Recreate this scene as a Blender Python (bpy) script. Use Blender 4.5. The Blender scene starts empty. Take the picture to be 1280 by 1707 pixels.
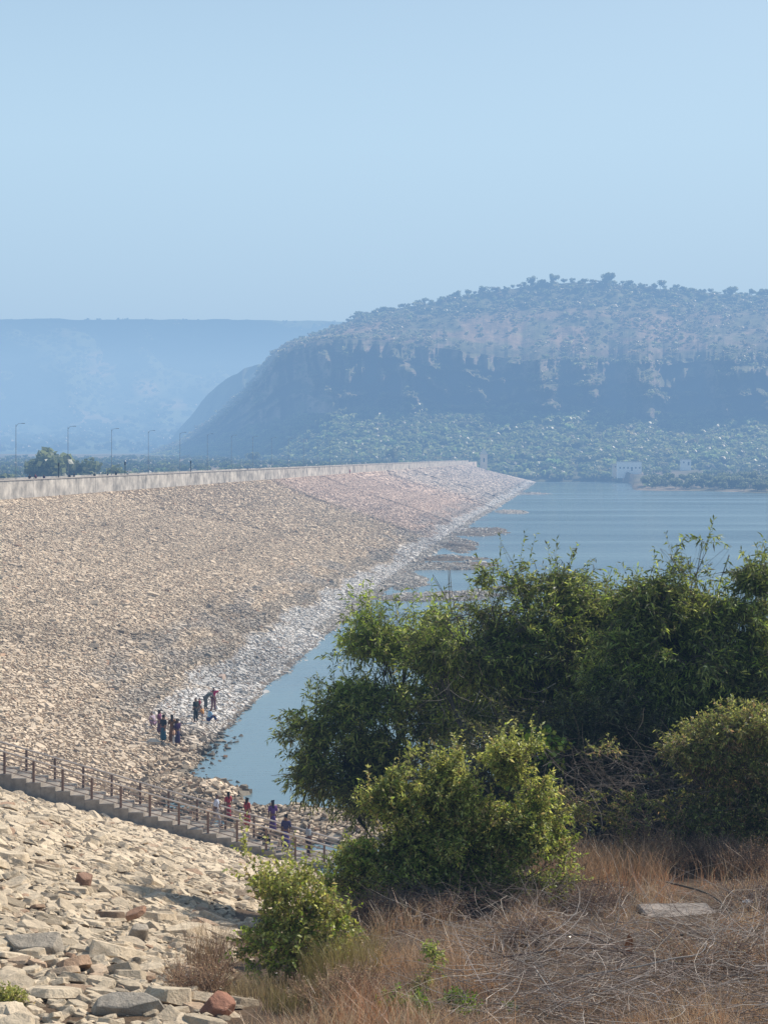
import bpy, bmesh, math, random
import numpy as np
from mathutils import Vector, Matrix
rng = np.random.default_rng(7)
random.seed(7)
C = bpy.context.scene.collection
F = 2500.0; CX = 640.0; HZ = 758.0; CAMZ = 18.0
def wp(px, py, D):
    return ((px-CX)/F*D, D, CAMZ-(py-HZ)/F*D)

# ------------------------------------------------------------------ noise
_tab = np.random.default_rng(3).random((256, 256))
def vnoise(x, y):
    x = np.asarray(x, float); y = np.asarray(y, float)
    xi = np.floor(x).astype(int); yi = np.floor(y).astype(int)
    fx = x-xi; fy = y-yi
    fx = fx*fx*(3-2*fx); fy = fy*fy*(3-2*fy)
    a = _tab[xi & 255, yi & 255]; b = _tab[(xi+1) & 255, yi & 255]
    c = _tab[xi & 255, (yi+1) & 255]; d = _tab[(xi+1) & 255, (yi+1) & 255]
    return (a*(1-fx)+b*fx)*(1-fy)+(c*(1-fx)+d*fx)*fy
def fbm(x, y, o=4):
    s = 0; a = .5; t = 0
    for i in range(o):
        s = s+a*vnoise(np.asarray(x)*2**i+17.3*i, np.asarray(y)*2**i+5.1*i); t += a; a *= .5
    return s/t
def sstep(a, b, x):
    t = np.clip((x-a)/(b-a), 0, 1); return t*t*(3-2*t)

# ------------------------------------------------------------------ mesh helpers
def np_mesh(name, V, Fc, col=None, smooth=False, mat=None):
    V = np.asarray(V, np.float32).reshape(-1, 3); Fc = np.asarray(Fc, np.int32)
    k = Fc.shape[1]; n = len(Fc)
    me = bpy.data.meshes.new(name)
    me.vertices.add(len(V)); me.vertices.foreach_set('co', V.ravel())
    me.loops.add(n*k); me.loops.foreach_set('vertex_index', Fc.ravel())
    me.polygons.add(n)
    me.polygons.foreach_set('loop_start', np.arange(0, n*k, k, dtype=np.int32))
    me.polygons.foreach_set('use_smooth', np.full(n, smooth))
    me.update(calc_edges=True)
    if col is not None:
        a = me.color_attributes.new('col', 'FLOAT_COLOR', 'POINT')
        c4 = np.ones((len(V), 4), np.float32); c4[:, :3] = col
        a.data.foreach_set('color', c4.ravel())
    if mat: me.materials.append(mat)
    return me
def link(name, me, parent=None, loc=None):
    o = bpy.data.objects.new(name, me); C.objects.link(o)
    if parent: o.parent = parent
    if loc is not None: o.location = loc
    return o
def tag(o, label=None, cat=None, group=None, kind=None):
    if label: o['label'] = label
    if cat: o['category'] = cat
    if group: o['group'] = group
    if kind: o['kind'] = kind
    return o
def empty(name, label, cat, loc=(0, 0, 0), rz=0, group=None):
    o = bpy.data.objects.new(name, None); C.objects.link(o); o.location = loc; o.rotation_euler = (0, 0, rz)
    o.empty_display_size = .2
    return tag(o, label, cat, group)
def struct(name, me, kind='structure'):
    o = link(name, me); o['kind'] = kind; return o
class MB:
    """collects boxes and tubes into one mesh"""
    def __init__(s): s.v = []; s.f = []
    def box(s, x0, x1, y0, y1, z0, z1):
        b = len(s.v)
        s.v += [(x0,y0,z0),(x1,y0,z0),(x1,y1,z0),(x0,y1,z0),(x0,y0,z1),(x1,y0,z1),(x1,y1,z1),(x0,y1,z1)]
        s.f += [tuple(b+i for i in q) for q in ((0,3,2,1),(4,5,6,7),(0,1,5,4),(1,2,6,5),(2,3,7,6),(3,0,4,7))]
    def hexa(s, p):
        b = len(s.v); s.v += [tuple(q) for q in p]
        s.f += [tuple(b+i for i in q) for q in ((0,3,2,1),(4,5,6,7),(0,1,5,4),(1,2,6,5),(2,3,7,6),(3,0,4,7))]
    def tube(s, pts, rad, n=6):
        b = len(s.v); pts = [Vector(p) for p in pts]; m = len(pts)
        if not hasattr(rad, '__len__'): rad = [rad]*m
        for i, p in enumerate(pts):
            d = (pts[min(i+1, m-1)]-pts[max(i-1, 0)]).normalized()
            u = d.cross(Vector((0.13, 0.31, 1)) if abs(d.z) < .95 else Vector((1, 0, 0))).normalized(); w = d.cross(u)
            for k in range(n):
                a = 2*math.pi*k/n
                s.v.append(tuple(p+(u*math.cos(a)+w*math.sin(a))*rad[i]))
        for i in range(m-1):
            for k in range(n):
                s.f.append((b+i*n+k, b+i*n+(k+1) % n, b+(i+1)*n+(k+1) % n, b+(i+1)*n+k))
        s.f.append(tuple(b+k for k in reversed(range(n)))); s.f.append(tuple(b+(m-1)*n+k for k in range(n)))
    def build(s, name, mat, parent=None, smooth=False, bevel=0):
        me = bpy.data.meshes.new(name); me.from_pydata(s.v, [], s.f)
        if bevel:
            bm = bmesh.new(); bm.from_mesh(me)
            bmesh.ops.bevel(bm, geom=list(bm.edges), offset=bevel, segments=1, affect='EDGES')
            bm.to_mesh(me); bm.free()
        if smooth: me.polygons.foreach_set('use_smooth', [True]*len(me.polygons))
        me.materials.append(mat); me.update()
        return link(name, me, parent)

# ------------------------------------------------------------------ materials
def new_mat(name):
    m = bpy.data.materials.new(name); m.use_nodes = True
    nt = m.node_tree; b = nt.nodes['Principled BSDF']
    b.inputs['Roughness'].default_value = .9
    b.inputs['Specular IOR Level'].default_value = .25
    return m, nt, b
def N(nt, typ, **kw):
    n = nt.nodes.new(typ)
    for k, v in kw.items(): setattr(n, k, v)
    return n
def noise_node(nt, scale, detail=5, rough=.6, vec=None):
    n = N(nt, 'ShaderNodeTexNoise'); n.inputs['Scale'].default_value = scale
    n.inputs['Detail'].default_value = detail; n.inputs['Roughness'].default_value = rough
    if vec is not None: nt.links.new(vec, n.inputs['Vector'])
    return n
def ramp(nt, fac, stops):
    r = N(nt, 'ShaderNodeValToRGB'); e = r.color_ramp.elements
    e[0].position = stops[0][0]; e[0].color = (*stops[0][1], 1)
    e[1].position = stops[-1][0]; e[1].color = (*stops[-1][1], 1)
    for p, c in stops[1:-1]:
        q = e.new(p); q.color = (*c, 1)
    nt.links.new(fac, r.inputs['Fac']); return r
def mixc(nt, a, b, fac, mode='MIX'):
    m = N(nt, 'ShaderNodeMix', data_type='RGBA', blend_type=mode)
    for sock, v in ((m.inputs[6], a), (m.inputs[7], b), (m.inputs[0], fac)):
        if isinstance(v, (tuple, float, int)): sock.default_value = (*v, 1) if isinstance(v, tuple) else v
        else: nt.links.new(v, sock)
    return m.outputs[2]
def bump(nt, bsdf, h, strength, dist):
    bp = N(nt, 'ShaderNodeBump'); bp.inputs['Strength'].default_value = strength; bp.inputs['Distance'].default_value = dist
    nt.links.new(h, bp.inputs['Height']); nt.links.new(bp.outputs[0], bsdf.inputs['Normal'])
def pos(nt): return N(nt, 'ShaderNodeNewGeometry').outputs['Position']
def attr_mat(name, nscale, lo, hi, bstr=.5, bdist=.05, rough=.92):
    m, nt, b = new_mat(name)
    a = N(nt, 'ShaderNodeAttribute', attribute_name='col'); p = pos(nt)
    n = noise_node(nt, nscale, 6, .65, p)
    r = ramp(nt, n.outputs[0], [(.3, (lo,)*3), (.7, (hi,)*3)])
    n2 = noise_node(nt, nscale*.23, 4, .6, p); r2 = ramp(nt, n2.outputs[0], [(.35, (.88, .86, .84)), (.6, (1.08, 1.07, 1.05))])
    c1 = mixc(nt, a.outputs['Color'], r.outputs[0], 1.0, 'MULTIPLY')
    nt.links.new(mixc(nt, c1, r2.outputs[0], 1.0, 'MULTIPLY'), b.inputs['Base Color'])
    n3 = noise_node(nt, nscale*3.5, 5, .7, p); sm = N(nt, 'ShaderNodeMath', operation='MULTIPLY_ADD')
    nt.links.new(n3.outputs[0], sm.inputs[0]); sm.inputs[1].default_value = .35; nt.links.new(n.outputs[0], sm.inputs[2])
    bump(nt, b, sm.outputs[0], bstr, bdist); b.inputs['Roughness'].default_value = rough
    return m
def plain(name, c, rough=.8, var=.25, scale=8, metal=0, bstr=.15):
    m, nt, b = new_mat(name); p = N(nt, 'ShaderNodeTexCoord').outputs['Object']
    n = noise_node(nt, scale, 5, .6, p)
    r = ramp(nt, n.outputs[0], [(.3, tuple(x*(1-var) for x in c)), (.7, tuple(min(1, x*(1+var)) for x in c))])
    nt.links.new(r.outputs[0], b.inputs['Base Color']); b.inputs['Roughness'].default_value = rough
    b.inputs['Metallic'].default_value = metal
    bump(nt, b, n.outputs[0], bstr, .02)
    return m
M_rock = attr_mat('riprap_stone', 9, .76, 1.18, .8, .06)
M_rockfar = attr_mat('riprap_stone_far', 2.5, .9, 1.18, .5, .1)
M_terrain = attr_mat('embankment_ground', 1.3, .55, 1.05, .9, .25)
M_land = attr_mat('hill_ground', .06, .6, 1.25, .8, 3)

M_wall = plain('parapet_plaster', (.47, .42, .355), .85, .6, .45)
M_cope = plain('coping_concrete', (.46, .40, .34), .85, .15, 1)
M_conc = plain('step_concrete', (.36, .31, .25), .9, .3, 3)
M_slab = plain('pale_concrete', (.32, .27, .225), .9, .45, 4)
M_post = plain('brown_painted_steel', (.20, .125, .09), .5, .3, 10)
M_rail = plain('weathered_steel_rail', (.34, .26, .21), .45, .3, 10, .3)
M_toprail = plain('top_rail_sunlit_tint', (.55, .47, .40), .4, .2, 10, .2)  # paler than the lower rails: sunlit highlight painted into the steel colour
M_pole = plain('grey_galvanised_steel', (.26, .27, .28), .6, .2, 4)
M_dark = plain('dark_metal', (.03, .03, .035), .6)
M_road = plain('asphalt', (.06, .06, .06), .9, .2, 2)
M_white = plain('white_paint', (.88, .87, .84), .7, .1, 1)
M_cream = plain('cream_paint', (.62, .55, .42), .7, .1, 1)
M_roof = plain('roof_sheet', (.35, .33, .32), .6, .2, 1)
M_win = plain('dark_window', (.03, .035, .04), .2, .1)
M_bark = plain('bark', (.12, .095, .07), .9, .35, 6)
M_drytwig = attr_mat('dry_twig', 12, .8, 1.15, .2, .01)
def leaf_mat(name, transl=.35):
    m, nt, b = new_mat(name)
    a = N(nt, 'ShaderNodeAttribute', attribute_name='col')
    nt.links.new(a.outputs['Color'], b.inputs['Base Color']); b.inputs['Roughness'].default_value = .42; b.inputs['Specular IOR Level'].default_value = .5
    t = N(nt, 'ShaderNodeBsdfTranslucent')
    hs = N(nt, 'ShaderNodeHueSaturation'); hs.inputs['Value'].default_value = 1.5; hs.inputs['Saturation'].default_value = 1.1
    nt.links.new(a.outputs['Color'], hs.inputs['Color']); nt.links.new(hs.outputs[0], t.inputs['Color'])
    mx = N(nt, 'ShaderNodeMixShader'); mx.inputs[0].default_value = transl
    nt.links.new(b.outputs[0], mx.inputs[1]); nt.links.new(t.outputs[0], mx.inputs[2])
    nt.links.new(mx.outputs[0], nt.nodes['Material Output'].inputs['Surface'])
    return m
M_leaf = leaf_mat('leaf', .45)
M_grass = leaf_mat('dry_grass_blade', .2)
M_tree = leaf_mat('far_foliage', .5)
# water
M_water, nt, b = new_mat('lake_water')
b.inputs['Base Color'].default_value = (.07, .13, .17, 1); b.inputs['Roughness'].default_value = .12
b.inputs['IOR'].default_value = 1.33; b.inputs['Specular IOR Level'].default_value = .5
mp = N(nt, 'ShaderNodeMapping'); mp.inputs['Scale'].default_value = (.25, 1.0, 1)
nt.links.new(pos(nt), mp.inputs['Vector'])
n1 = noise_node(nt, 2.2, 4, .6, mp.outputs[0]); n2 = noise_node(nt, .35, 3, .5, mp.outputs[0])
ad = N(nt, 'ShaderNodeMath', operation='ADD'); nt.links.new(n1.outputs[0], ad.inputs[0]); nt.links.new(n2.outputs[0], ad.inputs[1])
bump(nt, b, ad.outputs[0], .3, .10)
mp2 = N(nt, 'ShaderNodeMapping'); mp2.inputs['Scale'].default_value = (.004, .035, 1)
nt.links.new(pos(nt), mp2.inputs['Vector'])
n3 = noise_node(nt, 1.0, 4, .6, mp2.outputs[0])
r = ramp(nt, n3.outputs[0], [(.38, (.10,)*3), (.65, (.24,)*3)]); nt.links.new(r.outputs[0], b.inputs['Roughness'])
r2 = ramp(nt, n3.outputs[0], [(.38, (.14, .215, .245)), (.65, (.18, .27, .295))]); nt.links.new(r2.outputs[0], b.inputs['Base Color'])
# haze: air that glows by emission, standing in for scattered sunlight
M_haze = bpy.data.materials.new('haze_air'); M_haze.use_nodes = True; nt = M_haze.node_tree
nt.nodes.remove(nt.nodes['Principled BSDF'])
ab = N(nt, 'ShaderNodeVolumeAbsorption'); em = N(nt, 'ShaderNodeEmission'); ads = N(nt, 'ShaderNodeAddShader')
kx = (.00044, .00055, .00070); Lx = (.365, .55, .765)
ab.inputs['Density'].default_value = .001; ab.inputs['Color'].default_value = tuple(1-k*1000 for k in kx)+(1,)
em.inputs['Color'].default_value = tuple(k*1000*l for k, l in zip(kx, Lx))+(1,); em.inputs['Strength'].default_value = .001
nt.links.new(ab.outputs[0], ads.inputs[0]); nt.links.new(em.outputs[0], ads.inputs[1])
nt.links.new(ads.outputs[0], nt.nodes['Material Output'].inputs['Volume'])

# ------------------------------------------------------------------ height of dam, foreground slope, beaches
_sy = [60, 91, 118, 157, 203, 402, 625, 957]; _sx = [-14.3, -10.7, -9, -5, .8, 24, 54, 96]
def Xc(Y): return -51+.14*(np.asarray(Y)-200)
def Xs(Y):
    Y = np.asarray(Y, float)
    return np.where(Y > 957, 96+(Y-957)*.14, np.where(Y < 60, -14.3+(Y-60)*.12, np.interp(Y, _sy, _sx)))
WALL_Z = 14.6; ROAD_Z = 13.6
_beach = [(19, 350, 9.5, 20), (26, 356, 4, 8), (8, 241, 9.5, 7), (14, 244, 5, 4), (11, 258, 7, 4), (5, 188, 7.5, 4), (11, 192, 5, 3), (17, 200, 5, 2), (3, 214, 3.5, 14), (15, 300, 4, 25), (110, 1015, 24, 7), (66, 690, 10, 9), (40, 470, 5, 14),
          (-12, 82, 2.2, 5), (-9.6, 79.5, 2.3, 3.6), (-7.5, 75.2, 4.2, 1.9), (-3.2, 73.2, 3.6, 2.6), (-.5, 71, 4, 2.6), (-11.8, 88, 1.4, 5), (-12, 72, 6, 5), (-6, 70.5, 4, 3.4)]
def H(X, Y):
    X = np.asarray(X, float); Y = np.asarray(Y, float)
    xc = Xc(Y); xs = Xs(Y)
    t = (xs-X)/(xs-xc)
    f1 = np.clip(12*t+.35*np.sin(np.clip(t, 0, 1)*math.pi*2), -4, 12)
    f1 = f1-4*sstep(945, 1010, Y)*(f1 > 0)*f1/12
    u = X/np.maximum(Y, 5)
    bb = np.interp(Y, [14, 22, 30, 50, 66, 90], [.03, .20, .27, .285, .262, .34])
    f2l = 12.7-.172*(Y-14)-bb*(X+.256*Y)-.5*sstep(46, 62, Y)*(1-sstep(68, 74, Y))
    f3 = 12.7-.14*(Y-14)+.15*(fbm(X*.35, Y*.35)-.5)
    f3 = f3*(1-sstep(27, 36, Y))+f2l*sstep(27, 36, Y)
    k = sstep(-.10, .02, u)
    f2 = np.clip(f2l*(1-k)+f3*k, -4, 30)
    d = (f1-f2)/1.2
    z = np.where(np.abs(d) > 30, np.maximum(f1, f2), np.maximum(f1, f2)+.3*np.exp(-np.abs(d)*1.4))
    z = np.where((f1 <= -3.9) & (f2 <= -3.9), -4, z)
    n = (fbm(X*.5, Y*.25, 3)-.5)
    for (bx, by, rx, ry) in _beach:
        r2 = ((X-bx)/rx)**2+((Y-by)/ry)**2
        z = np.maximum(z, np.where(by > 100, .55, .38)-.6*r2+n*.4)
    z = np.where((z > -.8) & (z < 1.5), z+n*.35, z)
    # crest behind the parapet
    w = X-xc
    z = np.where(w < -.25, np.where(w > -9, ROAD_Z-.25, np.maximum(ROAD_Z-.25+(w+9)*.4, 4.5)), z)
    return z
def Hn(X, Y, e=.4):
    dx = (H(X+e, Y)-H(X-e, Y))/(2*e); dy = (H(X, Y+e)-H(X, Y-e))/(2*e)
    n = np.stack([-dx, -dy, np.ones_like(dx)], -1)
    return n/np.linalg.norm(n, axis=-1, keepdims=True)
def stone_col(X, Y, z):
    X = np.asarray(X); Y = np.asarray(Y)
    base = np.array([.72, .57, .405]); pink = np.array([.74, .565, .45]); gry = np.array([.70, .59, .49])
    near = np.array([.74, .60, .42])
    c = np.broadcast_to(base, X.shape+(3,)).copy()
    def mix(c, t, k): return c*(1-k[..., None])+t*k[..., None]
    n = fbm(X*.06, Y*.03, 4); nn = fbm(X*.25+9, Y*.1, 4)
    c = mix(c, near, sstep(75, 60, Y))
    c = mix(c, pink, sstep(-.05, .05, (Y+1.75*X-318)/300)*.9)
    c = mix(c, gry, sstep(-.1, .1, (Y+1.1*X-560)/400))
    c = c*(.82+.36*n)[..., None]
    band = sstep(86, 104, Y)
    zt = z+(nn-.5)*1.3
    c = mix(c, np.array([.36, .34, .31]), sstep(3.6, 2.6, zt)*sstep(1.3, 1.8, zt)*band*sstep(.42, .6, nn)*.5)
    c = mix(c, np.array([.70, .67, .62]), sstep(1.45, 1.15, zt)*band*.85)
    c = mix(c, np.array([.50, .45, .38]), sstep(.75, .45, z)*(Y > 150)*(X > Xs(Y)-1.5))
    c = mix(c, np.array([.25, .24, .21]), sstep(2.0, 1.8, zt)*sstep(1.3, 1.5, zt)*band*.4)
    c = mix(c, np.array([.12, .11, .085]), sstep(.12, -.04, z)*(Y < 110)*.8)
    dkp = sstep(.5, .72, fbm(X*.12+50, Y*.06+3, 4))*sstep(200, 120, Y)*sstep(66, 74, Y)
    c = c*(1-.3*dkp)[..., None]
    ln = Y+1.75*X
    for c0, w0, s0 in ((316, 3.0, .5), (402, 2.5, .5), (662, 3.2, 1.0), (560, 3, .7), (255, 2, .25), (205, 1.5, .2), (480, 2.5, .35)):
        c = c*(1-s0*np.exp(-((ln-c0+(nn-.5)*4)/w0)**2)*sstep(.35, .5, vnoise(X*.15+c0, Y*.05)+.1))[..., None]
    for z0 in (5.2, 8.4):
        c = c*(1-.16*np.exp(-((z-z0+(n-.5)*.5)/.12)**2))[..., None]
    return c

# ------------------------------------------------------------------ near terrain sheet
ys = np.concatenate([np.arange(6, 40, .45), np.arange(40, 110, .6), np.arange(110, 260, 1.1), np.arange(260, 1015, 1.6)])
wsv = np.concatenate([np.arange(-36, -9, 3), [-9, -8.5, -4, -1, -.5, -.26, -.2, .1], np.arange(.6, 66, .55), np.arange(66, 118, .5), np.arange(118, 150, 3)])
YY, WW = np.meshgrid(ys, wsv, indexing='ij'); XX = Xc(YY)+WW
ZZ = H(XX, YY)
nr, nc = YY.shape
idx = np.arange(nr*nc).reshape(nr, nc)
Q = np.stack([idx[:-1, :-1], idx[:-1, 1:], idx[1:, 1:], idx[1:, :-1]], -1).reshape(-1, 4)
soil = stone_col(XX, YY, ZZ)*np.where((YY > 64)[..., None], np.array([.42, .38, .34]), np.array([.22, .18, .15]))  # soil under the stones, darkened to paint deeper shadow into the gaps
soil = np.where((YY > 380)[..., None], stone_col(XX, YY, ZZ)*.92, soil)
ud = XX/YY
dry = (sstep(-.125, -.06, ud+(fbm(XX*.8, YY*.8)-.5)*.08)*sstep(34, 29, YY))[..., None]
soil = soil*(1-dry)+np.array([.15, .10, .06])*(.6+.8*fbm(XX*2, YY*2))[..., None]*dry
me = np_mesh('embankment_slope', np.stack([XX, YY, ZZ], -1), Q, soil.reshape(-1, 3), True, M_terrain)
struct('terrain', me)

# ------------------------------------------------------------------ big ground sheet, out to the horizon
pxs = np.concatenate([np.linspace(-9000, -700, 12), np.arange(-600, 2000, 12), np.linspace(2100, 11000, 12)])
Ds = np.concatenate([np.linspace(20, 680, 34), np.arange(690, 1300, 7), np.geomspace(1320, 14000, 40)])
DD, PP = np.meshgrid(Ds, pxs, indexing='ij')
def shore(px): return np.interp(px, [780, 840, 880, 940, 1000, 1032, 1046, 1100, 1180, 1260, 1400, 2400], [950, 975, 1010, 1068, 1085, 1040, 770, 745, 738, 705, 690, 640])
def zg(D): return 5+(np.minimum(D, 1600)-300)*.0103
def land_z(px, D):
    X = (px-CX)/F*D
    n = fbm(X*.02, D*.02)-.5
    z = zg(D)+n*2.5
    s = shore(px)+(fbm(X*.03+3, 0*X, 3)-.5)*22
    slope = np.interp(px, [1030, 1050], [.10, .030])
    zr = np.clip((D-s)*slope, -6, None)
    zr = np.minimum(z, zr+np.where(zr > .3, n*1.2, 0))
    right = (X > Xc(D)-12) & ((px > 780) | (D < 955))
    return np.where(right, np.where((D < 955) & (px < 1046), -6, zr), np.where(X > Xc(D)-40, np.minimum(z, 3.8), z))
LZ = land_z(PP, DD); LX = (PP-CX)/F*DD
lc = np.array([.16, .15, .08])*(.6+.8*fbm(LX*.03, DD*.02))[..., None]
brown = np.maximum(sstep(.5, .62, fbm(LX*.012+40, DD*.006)), sstep(4.5, 1, LZ)*sstep(.35, .5, fbm(LX*.05, DD*.05))*(DD > 650))[..., None]
lc = lc*(1-brown)+np.array([.27, .22, .155])*brown
nr, nc = DD.shape; idx = np.arange(nr*nc).reshape(nr, nc)
Q = np.stack([idx[:-1, :-1], idx[:-1, 1:], idx[1:, 1:], idx[1:, :-1]], -1).reshape(-1, 4)
struct('ground', np_mesh('ground', np.stack([LX, DD, LZ], -1), Q, lc.reshape(-1, 3), True, M_land))

# ------------------------------------------------------------------ water
wme = bpy.data.meshes.new('water'); wme.from_pydata([(-30, 10, 0), (5000, 10, 0), (5000, 1300, 0), (60, 1300, 0)], [], [(0, 1, 2, 3)])
wme.materials.append(M_water); struct('water', wme)

# ------------------------------------------------------------------ hill with cliffs
hp = np.arange(150, 1900, 3.0)
ctl = np.array([  # px, base, cliff bottom, cliff top, skyline
    [150, 772, 771, 770, 769], [240, 772, 768, 765, 763], [300, 771, 755, 742, 738], [345, 770, 742, 716, 708], [375, 770, 733, 692, 684], [415, 770, 718, 655, 645], [440, 770, 712, 622, 612], [458, 770, 706, 596, 588],
    [490, 770, 700, 578, 570], [540, 770, 696, 566, 556], [575, 770, 694, 567, 542], [600, 770, 693, 568, 528], [640, 769, 692, 572, 519], [700, 769, 690, 578, 508], [750, 769, 690, 585, 498],
    [800, 769, 690, 594, 489], [870, 769, 685, 606, 478], [930, 768, 686, 600, 472], [1015, 768, 690, 600, 472], [1100, 768, 696, 594, 481],
    [1200, 768, 697, 590, 490], [1280, 768, 690, 580, 494], [1500, 768, 690, 580, 500], [1900, 768, 700, 600, 540]])
yb, ycb, yct, ysk = [np.interp(hp, ctl[:, 0], ctl[:, i]) for i in (1, 2, 3, 4)]
turn = np.clip(560-hp, 0, 400)*1.3
gully = (fbm(hp*.018, hp*0+2.2, 4)-.5)
vs = np.concatenate([np.linspace(-.36, -.03, 10), np.linspace(0, 1, 40), 1+np.linspace(.03, 1, 46), 2+np.linspace(.03, 1, 40), 3+np.array([.1, .3, .6, 1.0])])
HV = []
for v in vs:
    if v < 0:
        D2 = 1050+turn+210*v; zb_ = (CAMZ-(yb-HZ)/F*1050); HV.append(np.stack([(hp-CX)/F*D2, D2, zb_+(-3-zb_)*(v/-.36)+(fbm(hp*.05, hp*0+v*9, 3)-.5)*2], -1)); continue
    if v <= 1:
        py = yb+(ycb-yb)*v**1.15; D = 1050+turn+180*v
        dn = (fbm(hp*.02, v*5+hp*0, 4)-.5)*50*v
        py = py+(fbm(hp*.05, v*9+hp*0, 4)-.5)*6*v
    elif v <= 2:
        t = v-1
        # ledges: steps of cliff and slope
        tt = t+.05*np.sin(t*12+hp*.01)
        py = ycb+(yct-ycb)*tt; D = 1230+turn+40*t
        ridged = np.abs(fbm(hp*.035+t*.5, hp*0+t*.8, 4)-.5)*2
        dn = (fbm(hp*.02, v*0+5+hp*0, 4)-.5)*50*(1-.0*t)+ridged*100*np.sin(min(1, t*1.3+.15)*math.pi/2)+gully*90-12
        dn = dn+(fbm(hp*.10, t*16+hp*0, 3)-.5)*26
        dn = dn+38*np.sin(hp*.055+2*np.sin(hp*.013)+t*.8)*sstep(820, 920, hp)*math.sin(min(1, t*1.3+.1)*math.pi/2)
        dn = dn+16*np.sin(t*21+2.5*fbm(hp*.012, hp*0+6, 3)*6)*math.sin(t*math.pi)
        py = py+(fbm(hp*.03, t*3+hp*0+8, 3)-.5)*10*math.sin(t*math.pi)
    elif v <= 3:
        t = v-2
        py = yct+(ysk-yct)*(t**.9); D = 1270+turn*.9+340*t**.8
        r0 = np.abs(fbm(hp*.035+.5, hp*0+.8, 4)-.5)*2
        dn = ((fbm(hp*.02, 5+hp*0, 4)-.5)*50+r0*100+gully*90-12+38*np.sin(hp*.055+2*np.sin(hp*.013)+.8)*sstep(820, 920, hp))*(1-t)**5+(fbm(hp*.03, t*6+hp*0, 4)-.5)*60*t
        py = py+(fbm(hp*.04, t*6+hp*0+3, 4)-.5)*9*math.sin(t*math.pi)+ (fbm(hp*.05, hp*0+33, 3)-.5)*4*t
        py = py+5*math.sin(t*9)*(1-t)*t*2
    else:
        t = v-3
        D = 1610+turn*.8+500*t; py = ysk; dn = 0
        z = (CAMZ-(py-HZ)/F*1610)*(1-.9*t)
        HV.append(np.stack([(hp-CX)/F*D, D+0*hp, z-2], -1)); continue
    D2 = D+dn
    HV.append(np.stack([(hp-CX)/F*D2, D2+0*hp, CAMZ-(py-HZ)/F*D2], -1))
HV = np.array(HV); nr, nc = HV.shape[:2]
idx = np.arange(nr*nc).reshape(nr, nc)
Q = np.stack([idx[:-1, :-1], idx[:-1, 1:], idx[1:, 1:], idx[1:, :-1]], -1).reshape(-1, 4)
gx = np.gradient(HV, axis=1); gy = np.gradient(HV, axis=0)
nn_ = np.cross(gx, gy); nn_ /= np.linalg.norm(nn_, axis=-1, keepdims=True)+1e-9
steep = 1-np.abs(nn_[..., 2])
PXg, Vg = np.meshgrid(hp, vs)
veg = np.array([.12, .125, .06])*(.5+fbm(PXg*.08, Vg*22, 4))[..., None]
grs = np.array([.25, .18, .12])*(.5+1.0*fbm(PXg*.05, Vg*16+9, 4))[..., None]
rock = np.array([.27, .22, .175])*(.5+1.0*fbm(PXg*.10, Vg*26, 4))[..., None]
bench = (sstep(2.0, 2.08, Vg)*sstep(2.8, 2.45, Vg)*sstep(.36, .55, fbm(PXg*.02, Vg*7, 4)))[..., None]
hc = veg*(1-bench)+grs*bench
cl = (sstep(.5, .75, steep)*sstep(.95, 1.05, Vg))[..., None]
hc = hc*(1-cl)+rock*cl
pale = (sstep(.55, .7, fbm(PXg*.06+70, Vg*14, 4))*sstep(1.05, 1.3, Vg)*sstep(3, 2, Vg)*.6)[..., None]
hc = hc*(1-.42*(sstep(1.97, 2.0, Vg)*sstep(2.2, 2.08, Vg)))[..., None]  # rim of the cliff darkened in colour to tone down its sunlit faces
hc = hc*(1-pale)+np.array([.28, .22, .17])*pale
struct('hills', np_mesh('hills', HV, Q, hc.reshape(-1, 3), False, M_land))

# ------------------------------------------------------------------ far plateau ridge
rp = np.arange(-1500, 2600, 8.0); rt = np.concatenate([np.linspace(0, 1, 110), [1.05, 1.3]])
RV = []; rc = []
for t in rt:
    tt = min(t, 1)
    D = 1750+2900*tt**.75
    py = 764-(764-533)*tt**1.12-0*rp
    spur = np.abs(fbm(rp*.0045+tt*.6, rp*0+tt*1.4, 4)-.5)*2
    dn = spur*1500*math.sin(tt*math.pi)**.8+(fbm(rp*.03, tt*14+rp*0, 4)-.5)*220*math.sin(tt*math.pi)
    py = py+(fbm(rp*.006+4, tt*3+rp*0, 4)-.5)*90*math.sin(tt*math.pi)
    if t >= .999: py = py+(fbm(rp*.03, rp*0+1, 5)-.5)*6
    py = py+np.interp(rp, [0, 300, 560, 900], [0, -1, 3, 6])*tt
    if t > 1: D = D+3000*(t-1); py = py+40*(t-1)
    D2 = D+dn
    RV.append(np.stack([(rp-CX)/F*D2, D2, CAMZ-(py-HZ)/F*D2], -1))
    v = fbm(rp*.012, tt*9+rp*0, 5)
    pal = sstep(.56, .7, v)[..., None]
    rc.append((np.array([.09, .125, .045])*(.4+1.2*fbm(rp*.06, tt*50+rp*0, 3))[..., None])*(1-pal)+np.array([.27, .23, .14])*pal)
RV = np.array(RV); nr, nc = RV.shape[:2]; idx = np.arange(nr*nc).reshape(nr, nc)
Q = np.stack([idx[:-1, :-1], idx[:-1, 1:], idx[1:, 1:], idx[1:, :-1]], -1).reshape(-1, 4)
struct('plateau_ridge', np_mesh('plateau_ridge', RV, Q, np.array(rc).reshape(-1, 3), True, M_land))

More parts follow.
